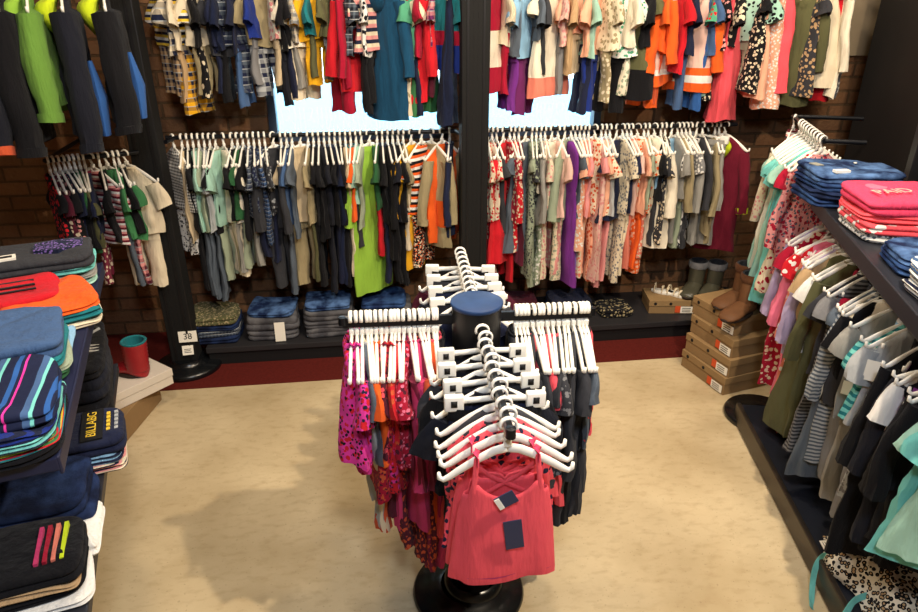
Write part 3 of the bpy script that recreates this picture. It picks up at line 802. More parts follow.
def boot(name, label, mat, loc, rz, H=.15, L=.19, w=.036, cuff=None, ribs=0, grp=None, cat='boot', lining='charcoal', shaft=None, tilt=0):
    t = thing(name, label, cat, loc, rz, grp); bm = B(); n = 20; rings = []; sr = shaft or w * 1.05
    R = 16 if ribs else 7
    # foot runs along +x, heel at x=0
    foot = [(-.03, .018, .02, .35), (-.02, .03, .03, .8), (.0, .038, .036, 1), (L * .3, .040, .034, 1), (L * .55, .032, .028, 1.1), (L * .75, .026, .022, 1.12), (L * .88, .02, .016, .85), (L * .92, .014, .008, .4)]
    for x, zc, hh, k in foot:
        rings.append([(x, w * k * math.cos(2 * PI * j / n), zc + hh * math.sin(2 * PI * j / n)) for j in range(n)])
    loft(bm, rings, True, True)
    rings = []
    for i in range(R + 1):
        v = i / R; z = .035 + (H - .035) * v; q = 1 + (.09 if ribs and i % 2 else 0)
        rx = (w * 1.15 + (sr * 1.05 - w * 1.15) * v) * q; ry = (w * .98 + (sr - w * .98) * v) * q
        rings.append([(.008 + .012 * (1 - v) + rx * math.cos(2 * PI * j / n), ry * math.sin(2 * PI * j / n), z) for j in range(n)])
    loft(bm, rings); obj('upper', bm, mat, t)
    bm = B(); loft(bm, [[(.008 + sr * k * 1.05 * math.cos(2 * PI * j / n), sr * k * math.sin(2 * PI * j / n), z) for j in range(n)] for k, z in ((1.05, H - .008), (1.1, H), (1.02, H + .004), (.86, H), (.8, .05))], False, True)
    obj('lining', bm, fabric(lining), t)
    bm = B(); loft(bm, [[(L * .44 + (L * .5) * k * math.copysign(abs(math.cos(2 * PI * j / n)) ** .7, math.cos(2 * PI * j / n)), w * 1.12 * k * math.sin(2 * PI * j / n), z) for j in range(n)] for k, z in ((.97, 0), (1, .004), (1, .014), (.96, .018))], True, True); obj('sole', bm, M_gsole, t)
    if cuff:
        bm = B(); loft(bm, [[(.008 + sr * k * 1.06 * math.cos(2 * PI * j / n), sr * k * math.sin(2 * PI * j / n), z) for j in range(n)] for k, z in ((1.12, H - .04), (1.2, H - .03), (1.2, H - .004), (1.08, H + .004))]); obj('cuff', bm, fabric(cuff), t)
    return t
topz = .436
cb = Vector((2.0, 3.19, 0))
boot('ankle_boot', 'brown leather boot on the box stack, nearer the front', M_gum, (1.985, 3.11, topz), PI + .55, .22, .25, .05, cuff='brown', grp='brown boots')
boot('ankle_boot', 'brown leather boot on the box stack, farther back', M_gum, (2.03, 3.25, topz), PI + .45, .22, .25, .05, cuff='brown', grp='brown boots')
M_obt = plain('olive_rubber', (78, 76, 62), .32, 0, .5, .3, 12)
shoe_box('shoe_box', 'brown shoe box under the cream sandals on the right platform', .26, .20, .095, (1.87, 3.86, PZ + .001), 1.42 + PI * 1.5, lab='side')
shoe_box('shoe_box', 'brown shoe box under the olive boots on the right platform', .30, .22, .10, (2.13, 3.87, PZ + .001), .2, lab=None)
boot('rain_boot', 'olive grey rain boot with grey cuff on platform box, left one', M_obt, (2.09, 3.91, PZ + .102), PI + .85, .20, .23, .05, cuff='grey', grp=None)
boot('rain_boot', 'olive grey rain boot with grey cuff on platform box, right one', M_obt, (2.20, 3.87, PZ + .102), PI + .85, .20, .23, .05, cuff='grey', grp=None)
def sandal(loc, rz, label):
    t = thing('sandal', label, 'sandal', loc, rz); bm = B(); n = 24
    loft(bm, [[(.075 * k * math.cos(2 * PI * j / n), (.030 + .004 * math.cos(2 * PI * j / n)) * k * math.sin(2 * PI * j / n), z) for j in range(n)] for k, z in ((.95, 0), (1, .004), (1, .016), (.94, .02))], True, True); obj('sole', bm, M_white, t)
    for x, hh in ((.035, .03), (-.0, .035), (-.05, .045)):
        bm = B(); tube(bm, [(x, .031 * math.cos(a), .014 + hh * math.sin(a)) for a in [PI * k / 8 for k in range(9)]], .004, .008, 8); obj('strap', bm, plain('cream_strap', (226, 210, 180), .6), t)
sandal((1.85, 3.88, PZ + .097), -.6, 'cream strappy sandal on the small shoe box, left one'); sandal((1.92, 3.83, PZ + .097), -.9, 'cream strappy sandal on the small shoe box, right one')

# left floor group: cardboard box, white shoe box, red boot, dark shoes
t = thing('cardboard_box', 'plain brown cardboard box on the floor under the white shoe box', 'box', (-1.40, 3.14, .001), -.18)
bm = B(); box(bm, -.16, .16, -.2, .2, 0, .13, None, .003); obj('carton', bm, M_kraft, t, smooth=False)
bm = B(); box(bm, -.161, .161, -.002, .002, .1295, .1308); box(bm, -.01, .01, -.2015, -.2, .02, .13); obj('flap_seam', bm, M_ink, t, smooth=False)
shoe_box('shoe_box', 'white shoe box carrying the red rain boot', .36, .26, .09, (-1.325, 3.2, .133), -.88 + PI / 2 + .15, M_whitebox, M_whitebox, hole=False, lab=None)
M_redb = plain('red_rubber', (158, 26, 36), .45, 0, .5, .15, 10)
boot('rain_boot', 'red ribbed rain boot with teal lining on white shoe box', M_redb, (-1.235, 3.19, .224), PI - .5, .20, .18, .05, ribs=1, lining='teal', shaft=.056)

# ------------------------------------------------------------------ left display unit
LB = Vector((-1.02, 2.5, 0)); LE = Vector((.25, -.968, 0)).normalized(); LN = Vector((-.968, -.25, 0)).normalized(); LA = math.atan2(LE.y, LE.x)
def LP(s, t, z): v = LB + LE * s + LN * t; return (v.x, v.y, z)
unit = thing('display_unit', 'dark shelving unit at the left holding folded tees and jeans', 'shelving unit', (LB.x, LB.y, 0), LA)
def ubox(nm, s0, s1, t0, t1, z0, z1, mat=M_shelf, bev=.004):
    bm = B(); box(bm, s0, s1, -t1, -t0, z0, z1, None, bev); obj(nm, bm, mat, unit, smooth=False)
M_navyshelf = plain('navy_shelf', (34, 38, 66), .45, 0, .4, .15, 10)
ubox('shelf', 0, 1.26, 0, .46, 1.065, 1.098, M_navyshelf); ubox('shelf', .05, 1.5, .02, .46, .665, .70); ubox('shelf', .05, 1.5, .30, .46, .30, .33)
ubox('back_panel', 0, 1.55, .46, .49, 0, 1.06, plain('unit_black', (20, 20, 24), .7)); ubox('plinth', .05, 1.5, .27, .46, 0, .1, M_post)
ubox('shelf_lip', 0, 1.26, -.004, .004, 1.055, 1.100, M_navyshelf)
for s in (.06, 1.2): ubox('upright', s, s + .03, .40, .46, .1, 1.065, M_post)
gw = 'folded clothes on the upper left shelf'
def lstack(s, t, z, specs, w, d, drz=0, grp=None): p = LP(s, t, z); return stack(specs, p, LA + drz, grp, w, d)
# local x runs along the shelf toward the viewer
st, zt = lstack(.13, .18, 1.10, [('folded_shirt', 'bottom mint folded tee beneath the grey printed one', 'folded t-shirt', fabric('mint'), .022), ('folded_shirt', 'grey folded tee beneath the grey printed one', 'folded t-shirt', fabric('heather'), .022),
     ('folded_shirt', 'aqua folded tee beneath the grey printed one', 'folded t-shirt', fabric('aqua'), .02), ('folded_shirt', 'grey folded tee with purple print and white tag, far end of shelf', 'folded t-shirt', fabric('charcoal'), .045)], .25, .36, .1, gw)
top = st[-1]; PRZ = PI / 2
def on_top(parent, nm, x, y, w, d, h, mat, rz=0, th=.0016):
    bm = B(); box(bm, -w / 2, w / 2, -d / 2, d / 2, -.006, th + .003); place_bm(bm, Matrix.Translation((x, y, h)) @ rotz(rz)); return obj(nm, bm, mat, parent, smooth=False)
bm = B(); loft(bm, [[(r * .06 * math.copysign(abs(math.cos(a)) ** .8, math.cos(a)), .075 + r * .085 * math.sin(a), .048 + z) for a in [2 * PI * k / 6 for k in range(6)]] for r, z in ((1, -.006), (1, .009))], False, True); obj('chest_print', bm, fabric('navy~violet~60'), top, smooth=False)
bm = B(); place_bm(text_bm('ON THE', .022), Matrix.Translation((.0, .10, .0508)) @ rotz(PI / 2)); obj('lettering', bm, M_tag, top, smooth=False) if False else bm.free()
on_top(top, 'price_tag', .06, -.075, .045, .055, .05, M_tag, .1); on_top(top, 'tag_print', .06, -.075, .02, .035, .0518, M_ink, .1, .0006)
st, zt = lstack(.47, .10, 1.10, [('folded_shirt', 'pale yellow folded shirt below the orange one', 'folded t-shirt', fabric('cream'), .02), ('folded_shirt', 'teal folded shirt below the orange one', 'folded t-shirt', fabric('teal'), .025), ('folded_shirt', 'orange folded shirt with black marks, below the red one', 'folded t-shirt', fabric('orange'), .028)], .28, .26, .25, gw)
st, zt = lstack(.43, .22, 1.148, [('folded_shirt', 'red and orange folded shirt with aqua edge on the left shelf', 'folded t-shirt', fabric('red'), .04)], .22, .30, .2, gw)
red = st[0]; bm = B(); tube(bm, [(-.09, -.085, .036), (0, -.09, .046), (.1, -.085, .036)], .02, .006, 8); obj('aqua_edge', bm, fabric('aqua'), red)
bm = B()
for k in range(3): tube(bm, [(-.06 + k * .04, -.02, .043), (-.05 + k * .04, .08, .043)], .004, .0025, 6)
obj('black_marks', bm, M_ink, red)
st, zt = lstack(.79, .20, 1.10, [('folded_shirt', 'dark green folded tee under the blue tee', 'folded t-shirt', fabric('forest'), .02), ('folded_shirt', 'pale sage folded tee under the blue tee', 'folded t-shirt', fabric('sage'), .018), ('folded_shirt', 'teal folded tee just under the blue tee', 'folded t-shirt', fabric('teal'), .022), ('folded_shirt', 'blue folded tee with white tag in the middle of left shelf', 'folded t-shirt', fabric('denim'), .045)], .31, .37, .12, gw)
on_top(st[-1], 'price_tag', -.01, -.10, .05, .05, .047, M_tag, .1); on_top(st[-1], 'tag_print', -.01, -.10, .025, .025, .0488, M_ink, .1, .0006)
st, zt = lstack(.74, .065, 1.10, [('folded_shirt', 'pale sky blue folded tee sticking out at shelf edge', 'folded t-shirt', fabric('sky'), .022)], .26, .10, .0, gw)
st, zt = lstack(1.13, .16, 1.10, [('folded_shirt', 'black folded tee at the bottom of the striped stack', 'folded t-shirt', fabric('black'), .022), ('folded_shirt', 'rainbow striped folded tee in striped stack', 'folded t-shirt', fabric('yellow*teal*red*green*90'), .016), ('folded_shirt', 'aqua and navy striped folded tee in striped stack', 'folded t-shirt', fabric('aqua*navy*120'), .018), ('folded_shirt', 'navy striped folded tee second from top of striped stack', 'folded t-shirt', fabric('navy*royal*110'), .018)], .31, .34, .05, gw)
g = NT('tee_stripes_along', .9, 0, .15); xyz = g.n('ShaderNodeSeparateXYZ'); g.l(g.tc.outputs['Object'], xyz.inputs[0]); fr = g.math('FRACT', g.math('MULTIPLY', g.math('ADD', xyz.outputs[1], g.math('MULTIPLY', xyz.outputs[0], .12)), 11)); c = rgb('navy')
for q, cc in ((.25, 'denim'), (.4, 'aqua'), (.48, 'navy'), (.7, 'blue'), (.82, 'navy'), (.9, 'magenta'), (.95, 'navy')): c = g.mix(g.math('GREATER_THAN', fr, q), c, rgb(cc))
g.col(c); g.bump(g.noise(20, 3), .4, .015); M_str = g.m
fold_thing('folded_shirt', 'top navy tee with blue and pink stripes on left shelf', 'folded t-shirt', M_str, .29, .33, .04, LP(1.13, .15, zt + .001), LA + .06, gw)
# lower shelf
gl_ = 'folded clothes on the middle left shelf'
st, zt = lstack(.28, .135, .70, [('folded_shirt', 'lowest black folded tee near the red boot', 'folded t-shirt', fabric('black'), .08), ('folded_shirt', 'black folded sweatshirt near the red boot', 'folded sweatshirt', fabric('ink'), .08), ('folded_shirt', 'top black tee with grey and white marks near red boot', 'folded t-shirt', fabric('black'), .05)], .42, .26, .05, gl_)
bm = B(); tube(bm, [(-.16, .06, .046), (-.08, .11, .05), (-.02, .06, .05)], .012, .003, 6); tube(bm, [(-.14, .045, .05), (-.03, .035, .052)], .008, .003, 6); obj('grey_print', bm, fabric('silver'), st[-1])
bm = B()
for k in range(3): tube(bm, [(.03 + k * .022, .05, .05), (.05 + k * .022, .11, .049)], .006, .003, 6)
obj('white_print', bm, fabric('white'), st[-1])
st, zt = lstack(.68, .085, .70, [('folded_shirt', 'pink edged folded tee under the lettered navy tee', 'folded t-shirt', fabric('rose*navy*cream*90'), .03), ('folded_shirt', 'pale blue folded tee under the lettered navy tee', 'folded t-shirt', fabric('sky*navy*70'), .03), ('folded_shirt', 'navy folded tee with yellow lettering on the middle shelf', 'folded t-shirt', fabric('navy'), .05)], .22, .27, .04, gl_)
bt = st[-1]
on_top(bt, 'print_block', .0, .045, .17, .06, .0515, M_ink); bm = place_bm(text_bm('BILLABG', .038), Matrix.Translation((.0, .045, .0575)) @ rotz(PI)); obj('lettering', bm, fabric('yellow'), bt, smooth=False)
for k, (yy, cc) in enumerate(((.09, 'yellow'), (.112, 'silver'))):
    bm = B()
    for q in range(5): box(bm, -.055 + q * .023, -.041 + q * .023, yy - .005, yy + .005, .051, .0575)
    obj('small_print', bm, fabric(cc), bt, smooth=False)
st, zt = lstack(.92, .2, .70, [('folded_jeans', 'lower dark navy jeans on the middle left shelf', 'jeans', M_dark, .05), ('folded_jeans', 'upper dark navy jeans on the middle left shelf', 'jeans', M_dark, .055)], .24, .36, .03, gl_)
on_top(st[-1], 'price_tag', -.085, .03, .03, .045, .058, M_tag, .1)
st, zt = lstack(1.17, .18, .70, [('folded_shirt', 'white folded tee at bottom of stack with coloured bars', 'folded t-shirt', fabric('white'), .025, .03), ('folded_shirt', 'black folded tee between the white and tan ones', 'folded t-shirt', fabric('black'), .02, .01), ('folded_shirt', 'tan folded tee under black one with coloured bars', 'folded t-shirt', fabric('tan'), .018, .01), ('folded_shirt', 'black folded tee with pink orange and yellow bars', 'folded t-shirt', fabric('black'), .035)], .23, .32, .04, gl_)
for k, cc in enumerate(('berry', 'crimson', 'salmon', 'neon')):
    bm = B(); box(bm, -.06, .07, .055 + k * .018, .064 + k * .018, .030, .0445); obj('printed_bar', bm, fabric(cc), st[-1], smooth=False)
fold_thing('folded_shirt', 'white folded tee standing out at the middle shelf edge', 'folded t-shirt', fabric('white'), .20, .09, .03, LP(1.03, .045, .701), LA, gl_)

# ------------------------------------------------------------------ right display unit
RB = Vector((1.905, 2.66, 0)); RE = (Vector((1.40, 1.34, 0)) - RB).normalized(); RN = Vector((-RE.y, RE.x, 0)); RA = math.atan2(RE.y, RE.x)
def RP(s, t, z): v = RB + RE * s + RN * t; return (v.x, v.y, z)
runit = thing('display_unit', 'dark shelving unit at the right with jeans and pink tees on top', 'shelving unit', (RB.x, RB.y, 0), RA)
def rbox(nm, s0, s1, t0, t1, z0, z1, mat=M_shelf, bev=.004):
    bm = B(); box(bm, s0, s1, t0, t1, z0, z1, None, bev); obj(nm, bm, mat, runit, smooth=False)
rbox('shelf', 0, 1.5, 0, .42, 1.17, 1.205); rbox('shelf_lip', 0, 1.5, -.006, .006, 1.150, 1.208)
for s in (.02, 1.44): rbox('shelf_bracket', s, s + .03, .05, .42, 1.12, 1.17, M_post)
rbox('upright', -.02, .04, .33, .39, 0, 2.6, M_post); rbox('upright', 1.44, 1.50, .33, .39, 0, 2.0, M_post)
# base deck, follows the floor line of the unit
DB = Vector((1.80, 2.72, 0)); DE = (Vector((1.515, 1.40, 0)) - DB).normalized(); DN = Vector((-DE.y, DE.x, 0)); DA = math.atan2(DE.y, DE.x)
dk = thing('display_platform', 'long dark base platform along the right under the hanging clothes', 'platform', (DB.x, DB.y, 0), DA)
bm = B(); box(bm, 0, 1.75, 0, .40, .02, .10, None, .004); obj('top_board', bm, plain('deck_navy', (26, 30, 40), .5), dk, smooth=False)
bm = B(); box(bm, 0, 1.75, -.022, 0, .01, .112, None, .006); obj('edge_trim', bm, plain('bronze_trim', (66, 58, 50), .35, .5), dk, smooth=False)
t = thing('round_stand_base', 'round black stand base on floor at far end of right platform', 'stand base', (1.93, 2.735, 0)); bm = B(); lathe(bm, [(0, .002), (.175, .002), (.18, .02), (.172, .035), (.03, .05), (.03, .06)], (0, 0), 40); obj('disc', bm, M_base, t)
bm = B(); lathe(bm, [(.022, .05), (.022, .3)], (.10, .0), 16, False, True); obj('stem', bm, M_post, t)
# white-hanger rail behind the jeans
QA, QB = (2.29, 3.52, 1.40), (2.04, 2.86, 1.40)
rail('clothes_rail', QA, QB, .012, 'short black rail with white hangers and aqua tops behind the jeans', [((2.04, 2.86, 1.40), (2.20, 2.80, 1.40)), ((2.29, 3.52, 1.40), (2.62, 3.40, 1.40))])
RQ = '''
!!long rose*white*maroon*charcoal*28 rose .46 rose and grey striped knit top
- - - - -
- - - - -
- - - - -
long cream~rose~30 cream .50 cream flowered top
dress mint mint .70 mint green dress
dress ivory ivory .60 ivory dress
dress aqua aqua .72 aqua dress
dress mint aqua .70 mint dress with aqua sleeves
set aqua berry .68 aqua tee with berry leggings
dress aqua mint .66 aqua dress with mint sleeves
dress cream~crimson~24 crimson .58 cream and crimson floral dress
long rose~crimson~slate~24 rose .50 rose and crimson floral top
'''
fill_rail(QA, QB, RQ, 'on the short rail behind the folded jeans|the back', 'clothes on the short right rail', twist=PI + .42, fat=1.0, ls=1.2, bt=0)
KA, KB = (2.03, 2.73, 1.10), (1.56, 1.26, 1.10)
rail('clothes_rail', KA, KB, .012, 'black rail below the right shelf carrying pink, grey and black clothes', [((2.03, 2.64, 1.10), (2.03, 2.64, 1.172)), ((1.63, 1.49, 1.10), (1.63, 1.49, 1.168))])
RK = '''
long lavender lavender .60 lavender long-sleeved top
dress crimson~cream~24 crimson .72 crimson floral dress
!hood rose rose .66 rose pink hoodie
set red~white~22 navy .72 red print tee with navy leggings
!hood pink pink .74 pink hoodie
long salmon~white~24 salmon .78 salmon print long top
lset lavender rose .84 lavender top with rose leggings
set tan white~navy~26 .56 tan tee with white print leggings
!dress olive olive .78 olive dress
set white khaki .70 white tee with khaki leggings
long olive olive .74 olive long-sleeved top
!dress crimson crimson .34 crimson frilled short top
set charcoal charcoal .78 charcoal tee and leggings
dress grey*charcoal*60 grey .70 grey striped dress
!long charcoal charcoal .66 charcoal long-sleeved top
dress slate slate .76 slate dress
long slate*silver*60 slate .66 slate striped top
tee black black .40 black t-shirt
!lset ivory grey .70 ivory blouse with grey trousers
set heather heather .72 heather tee and leggings
!tset sky*white*50 grey .74 sky striped top with grey skirt
tee aqua*teal*40 aqua .34 aqua striped t-shirt
set silver silver~grey~30 .62 silver tee and leggings
!set black black*white*70 .60 black tee with zebra leggings
long black black .74 black long-sleeved top
!set purple wine~white~24 .64 purple tee with wine floral leggings
set white black .64 white tee with black leggings
!long ink ink .62 ink black long-sleeved top
lset black black .60 black top and trousers
!long black ink .54 black cardigan
dress aqua mint .50 aqua tulle dress
dress mint aqua .46 mint tulle dress
'''
ek = fill_rail(KA, KB, RK, 'on the rail below the right shelf|the back', 'clothes under the right shelf', ls=1.1, twist=PI + .18, fat=1.35, wob=.08)
bpy.context.view_layer.update()
for idx, zz, w_, h_ in ((22, .86, .045, .07), (24, .74, .05, .08), (19, .72, .03, .05), (27, .88, .04, .06)):
    gm = ek[idx][-1]; c = gm.location; wp = Vector((c.x, c.y, 0)) + Vector((-.95, .31, 0)) * .13 + Vector((-.3, -.95, 0)) * .055; wp.z = zz
    bm = B(); box(bm, -w_ / 2, w_ / 2, -.001, .001, 0, h_); place_bm(bm, gm.matrix_world.inverted() @ Matrix.Translation(wp) @ rotz(-.75) @ Matrix.Rotation(-.12, 4, 'X')); obj('hang_tag', bm, M_tag, gm, smooth=False)
gr = 'folded clothes on the right shelf'
def rstack(s, t, z, specs, w, d, drz=0): p = RP(s, t, z); return stack(specs, p, RA + drz, gr, w, d)
st, zt = rstack(.05, .10, 1.207, [('folded_jeans', 'bottom blue jeans at far end of right shelf', 'jeans', M_jblue, .035), ('folded_jeans', 'second blue jeans from bottom at far end of right shelf', 'jeans', M_dark, .03), ('folded_jeans', 'third blue jeans at far end of right shelf', 'jeans', M_jblue, .03), ('folded_jeans', 'washed blue jeans with white tag on top, right shelf', 'jeans', M_jeans, .04)], 0.31, .36, .15)
tp = st[-1]; on_top(tp, 'price_tag', .085, -.07, .03, .06, .043, M_tag, .2); on_top(tp, 'waist_label', -.02, -.13, .05, .035, .043, plain('leather_patch', (150, 150, 140), .7), .3)
bm = B(); lathe(bm, [(.007, .042), (.007, .046), (0, .047)], (-.07, .05), 10); obj('button', bm, M_white, tp)
st, zt = rstack(.30, .46, 1.207, [('folded_jeans', 'lower navy jeans against the dark partition', 'jeans', M_dark, .05), ('folded_jeans', 'upper navy jeans against the dark partition', 'jeans', M_dark, .05)], .34, .22, .05)
st, zt = rstack(.48, .17, 1.207, [('folded_shirt', 'white patterned folded tee under the pink ones', 'folded t-shirt', fabric('white~slate~40'), .03), ('folded_shirt', 'coral pink tee with white marks under the top pink tee', 'folded t-shirt', fabric('coral~white~16'), .04), ('folded_shirt', 'hot pink folded tee below the lettered one', 'folded t-shirt', fabric('coral'), .025), ('folded_shirt', 'hot pink folded tee with pale lettering on right shelf', 'folded t-shirt', fabric('hotpink'), .05)], .32, .34, .12)
tp = st[-1]
bm = place_bm(text_bm('PAID', .07), Matrix.Translation((.02, -.05, .0590)) @ rotz(1.9)); obj('lettering', bm, fabric('blush'), tp, smooth=False)
bm = B(); lathe(bm, [(.038, .049), (.036, .0535), (0, .0538)], (-.07, -.07), 20); obj('round_print', bm, fabric('pink'), tp)
st, zt = rstack(.85, .2, 1.207, [('folded_jeans', 'lower blue jeans beside the pink tees', 'jeans', M_jblue, .03), ('folded_jeans', 'upper blue jeans beside the pink tees', 'jeans', M_jeans, .03)], .24, .34, .05)
st, zt = rstack(1.14, .17, 1.207, [('folded_shirt', 'bottom white and navy striped tee at near end of right shelf', 'folded t-shirt', fabric('white*navy*90'), .03), ('folded_shirt', 'white and blue striped tee at near end of right shelf', 'folded t-shirt', fabric('white*slate*110'), .03), ('folded_shirt', 'top white striped tee at near end of right shelf', 'folded t-shirt', fabric('white*denim*100'), .03)], .26, .3, .05)
o = card('price_label', 'white price label on the bronze edge of the right platform', (1.60, 1.74, .118), .055, .03, DA, 1.35, 'price label', lines=2)
# leopard dress lying on the platform
bm = B(); N = 26; rr = random.Random(3); vs = []
for i in range(N + 1):
    for j in range(N + 1):
        u, v = i / N - .5, j / N - .5; r = math.hypot(u, v) * 2
        ex = 1 - .12 * math.sin(5 * math.atan2(v, u) + 1)
        h = max(0, 1 - r ** 2.2) * .13 + .012 * math.sin(9 * u + 4 * v) + .012 * math.sin(13 * v - 5 * u) + .008 * math.sin(22 * u)
        vs.append(bm.verts.new((u * .46 * ex, v * .40 * ex, max(.004, h + .02) if r < .98 else .005)))
for i in range(N):
    for j in range(N):
        a = i * (N + 1) + j; bm.faces.new((vs[a], vs[a + N + 1], vs[a + N + 2], vs[a + 1]))
r_ = bmesh.ops.solidify(bm, geom=bm.faces, thickness=.004) if False else None
ld = thing('leopard_dress', 'leopard print dress with aqua ribbons heaped on the right platform', 'dress', (1.77, 1.56, .104), DA)
o = obj('skirt', bm, fabric('cream%black'), ld); md = o.modifiers.new('s', 'SOLIDIFY'); md.thickness = .004; md.offset = 1
def ribbon(pts, w=.011):
    pts = [Vector(p) for p in pts]; q = []
    for i in range(len(pts) - 1):
        for k in range(5):
            t_ = k / 5; p0 = pts[max(0, i - 1)]; p1 = pts[i]; p2 = pts[i + 1]; p3 = pts[min(len(pts) - 1, i + 2)]
            q.append(.5 * ((2 * p1) + (-p0 + p2) * t_ + (2 * p0 - 5 * p1 + 4 * p2 - p3) * t_ ** 2 + (-p0 + 3 * p1 - 3 * p2 + p3) * t_ ** 3))
    q.append(pts[-1]); rings = []
    for i, p in enumerate(q):
        t_ = (q[min(len(q) - 1, i + 1)] - q[max(0, i - 1)]).normalized(); s = (t_.cross(Vector((1, .1, .5)))).normalized(); n_ = s.cross(t_)
        rings.append([p + s * w + n_ * .001, p - s * w + n_ * .001, p - s * w - n_ * .001, p + s * w - n_ * .001])
    b_ = B(); loft(b_, rings, True, True); return b_
inv = (Matrix.Translation(ld.location) @ rotz(DA)).inverted()
for pts in ([(1.68, 1.69, .15), (1.615, 1.69, .128), (1.572, 1.69, .122), (1.545, 1.68, .09), (1.53, 1.66, .04), (1.50, 1.61, .008), (1.475, 1.57, .006)], [(1.62, 1.50, .13), (1.56, 1.49, .126), (1.51, 1.46, .12), (1.46, 1.43, .05), (1.43, 1.38, .01)]):
    obj('ribbon', ribbon([inv @ Vector(p) for p in pts]), fabric('aqua'), ld)

# ------------------------------------------------------------------ centre four-way rack
CX, CY, CT = .285, 1.81, 1.175
rk = thing('garment_rack', 'black four-way clothing rack with round base in the middle', 'clothing rack', (CX, CY, 0))
bm = B(); lathe(bm, [(.0, .003), (.198, .003), (.203, .02), (.196, .034), (.135, .042), (.12, .05), (.10, .054)], (-.02, -.01), 48); obj('round_base', bm, M_base, rk)
bm = B(); lathe(bm, [(.112, .04), (.104, .075), (.088, .082), (.080, .075), (.078, .06)], (0, 0), 40); obj('base_collar', bm, M_base, rk)
bm = B(); lathe(bm, [(.060, .04), (.062, .5), (.072, .9), (.074, CT - .012)], (0, 0), 40, True, True); nb = len(bm.faces)
for z_ in [.1 + .05 * k for k in range(20)]:
    for a in (-.25, .25): box(bm, a * .06 - .003, a * .06 + .003, -.066 - .008 * min(1, z_), -.06, z_, z_ + .03)
bm.faces.ensure_lookup_table()
for f in bm.faces[nb:]: f.material_index = 1
o = obj('column', bm, M_post, rk); o.data.materials.append(M_hole)
bm = B(); lathe(bm, [(.076, CT - .014), (.079, CT - .01), (.079, CT - .002), (.076, CT), (0, CT)], (0, 0), 48); obj('top_cap', bm, M_cap, rk)
AZ = 1.135
arms = [((-.07, 0), (-.40, .015), AZ, AZ), ((.07, 0), (.355, -.01), AZ, AZ), ((0, .07), (.02, .57), AZ, AZ), ((0, -.07), (-.015, -.60), AZ, AZ)]
for a, b, z0, z1 in arms:
    bm = B(); dv = Vector((b[0] - a[0], b[1] - a[1], 0)); box(bm, 0, dv.length, -.007, .007, -.03, .0, Matrix.Translation((a[0], a[1], z0)) @ rotz(math.atan2(dv.y, dv.x)), .002)
    ar = obj('arm', bm, M_bar, rk, smooth=False)
    bm = B(); p_ = Vector((b[0], b[1], z0 - .01)); lathe(bm, [(0, -.012), (.012, -.012), (.012, .012), (0, .014)], (0, 0), 14); place_bm(bm, Matrix.Translation(p_)); obj('end_knob', bm, M_bar, ar)
def W_(p, z=AZ): return (CX + p[0], CY + p[1], z)
CL = '''
!sun magenta~red~black~30 magenta .34 magenta floral sundress
sun magenta~crimson~30 magenta .36 magenta and crimson floral sundress
!tee magenta~red~navy~28 magenta .32 magenta print t-shirt
set slate silver .62 slate tee with silver leggings
set silver cream .64 silver tee with cream leggings
!set orange rust .62 orange tee with rust leggings
set wine~coral~28 wine .58 wine and coral print set
!sun crimson~rust~wine~34 crimson .46 crimson floral sundress
sun red~magenta~wine~30 red .44 red and magenta floral sundress
set red~rust~30 berry .62 red floral tee with berry leggings
set crimson~orange~30 wine~rust~30 .70 crimson floral tee with wine print leggings
!tee crimson~wine~pink~30 crimson .36 crimson and pink print t-shirt
lset burgundy wine~rust~28 .76 burgundy top with wine print leggings
!long berry berry .62 berry pink long top
lset burgundy burgundy~rust~26 .80 burgundy top with rust print leggings
set rust wine~rust~30 .74 rust tee with wine floral leggings
!set rust orange .60 rust tee with orange leggings
set orange coral .66 orange tee with coral leggings
lset black berry .80 black top with berry leggings
'''
fill_rail(W_((-.385, .015)), W_((-.115, .002)), CL, 'on the left arm of the centre rack|the outer end', 'clothes on the left arm of the centre rack', ls=1.07, twist=.06, wob=.08, fat=.9, bt=-.08)
CR = '''
set charcoal black .70 charcoal tee with black leggings
set black charcoal .74 black tee with charcoal leggings
tee charcoal~grey~26 charcoal .40 charcoal speckled t-shirt
set charcoal charcoal .72 charcoal tee and leggings
!tset coral charcoal .60 coral top with charcoal leggings
set charcoal black .66 charcoal tee with black leggings
tset coral black .62 coral top with black leggings
!tee coral coral .28 coral t-shirt
set charcoal coral .66 charcoal tee with coral shorts
!tee charcoal~grey~40 charcoal .44 charcoal marled t-shirt
set black coral .60 black tee with coral leggings
lset charcoal charcoal .70 charcoal top and leggings
!set charcoal black .68 charcoal tee with black leggings
tset black charcoal .66 black tank with charcoal leggings
set slate charcoal .64 slate tee with charcoal leggings
tset coral charcoal .58 coral top with charcoal leggings
'''
fill_rail(W_((.115, .0)), W_((.345, -.01)), CR, 'on the right arm of the centre rack|the column', 'clothes on the right arm of the centre rack', twist=-.05, wob=.08, fat=.9, bt=.08)
CBk = '''
set navy black .62 navy tee with black leggings
set black charcoal .62 black tee with charcoal leggings
pants ink ink .60 ink black trousers
set charcoal black .60 charcoal tee with black leggings
pants navy navy .62 navy trousers
set ink ink .62 ink tee and leggings
pants black charcoal .60 black trousers
set wine black .62 wine tee with black leggings
pants charcoal black .60 charcoal trousers
'''
fill_rail(W_((.0045, .13)), W_((.0195, .55)), CBk, 'on the back arm of the centre rack|the column', 'clothes on the back arm of the centre rack', wob=.12)
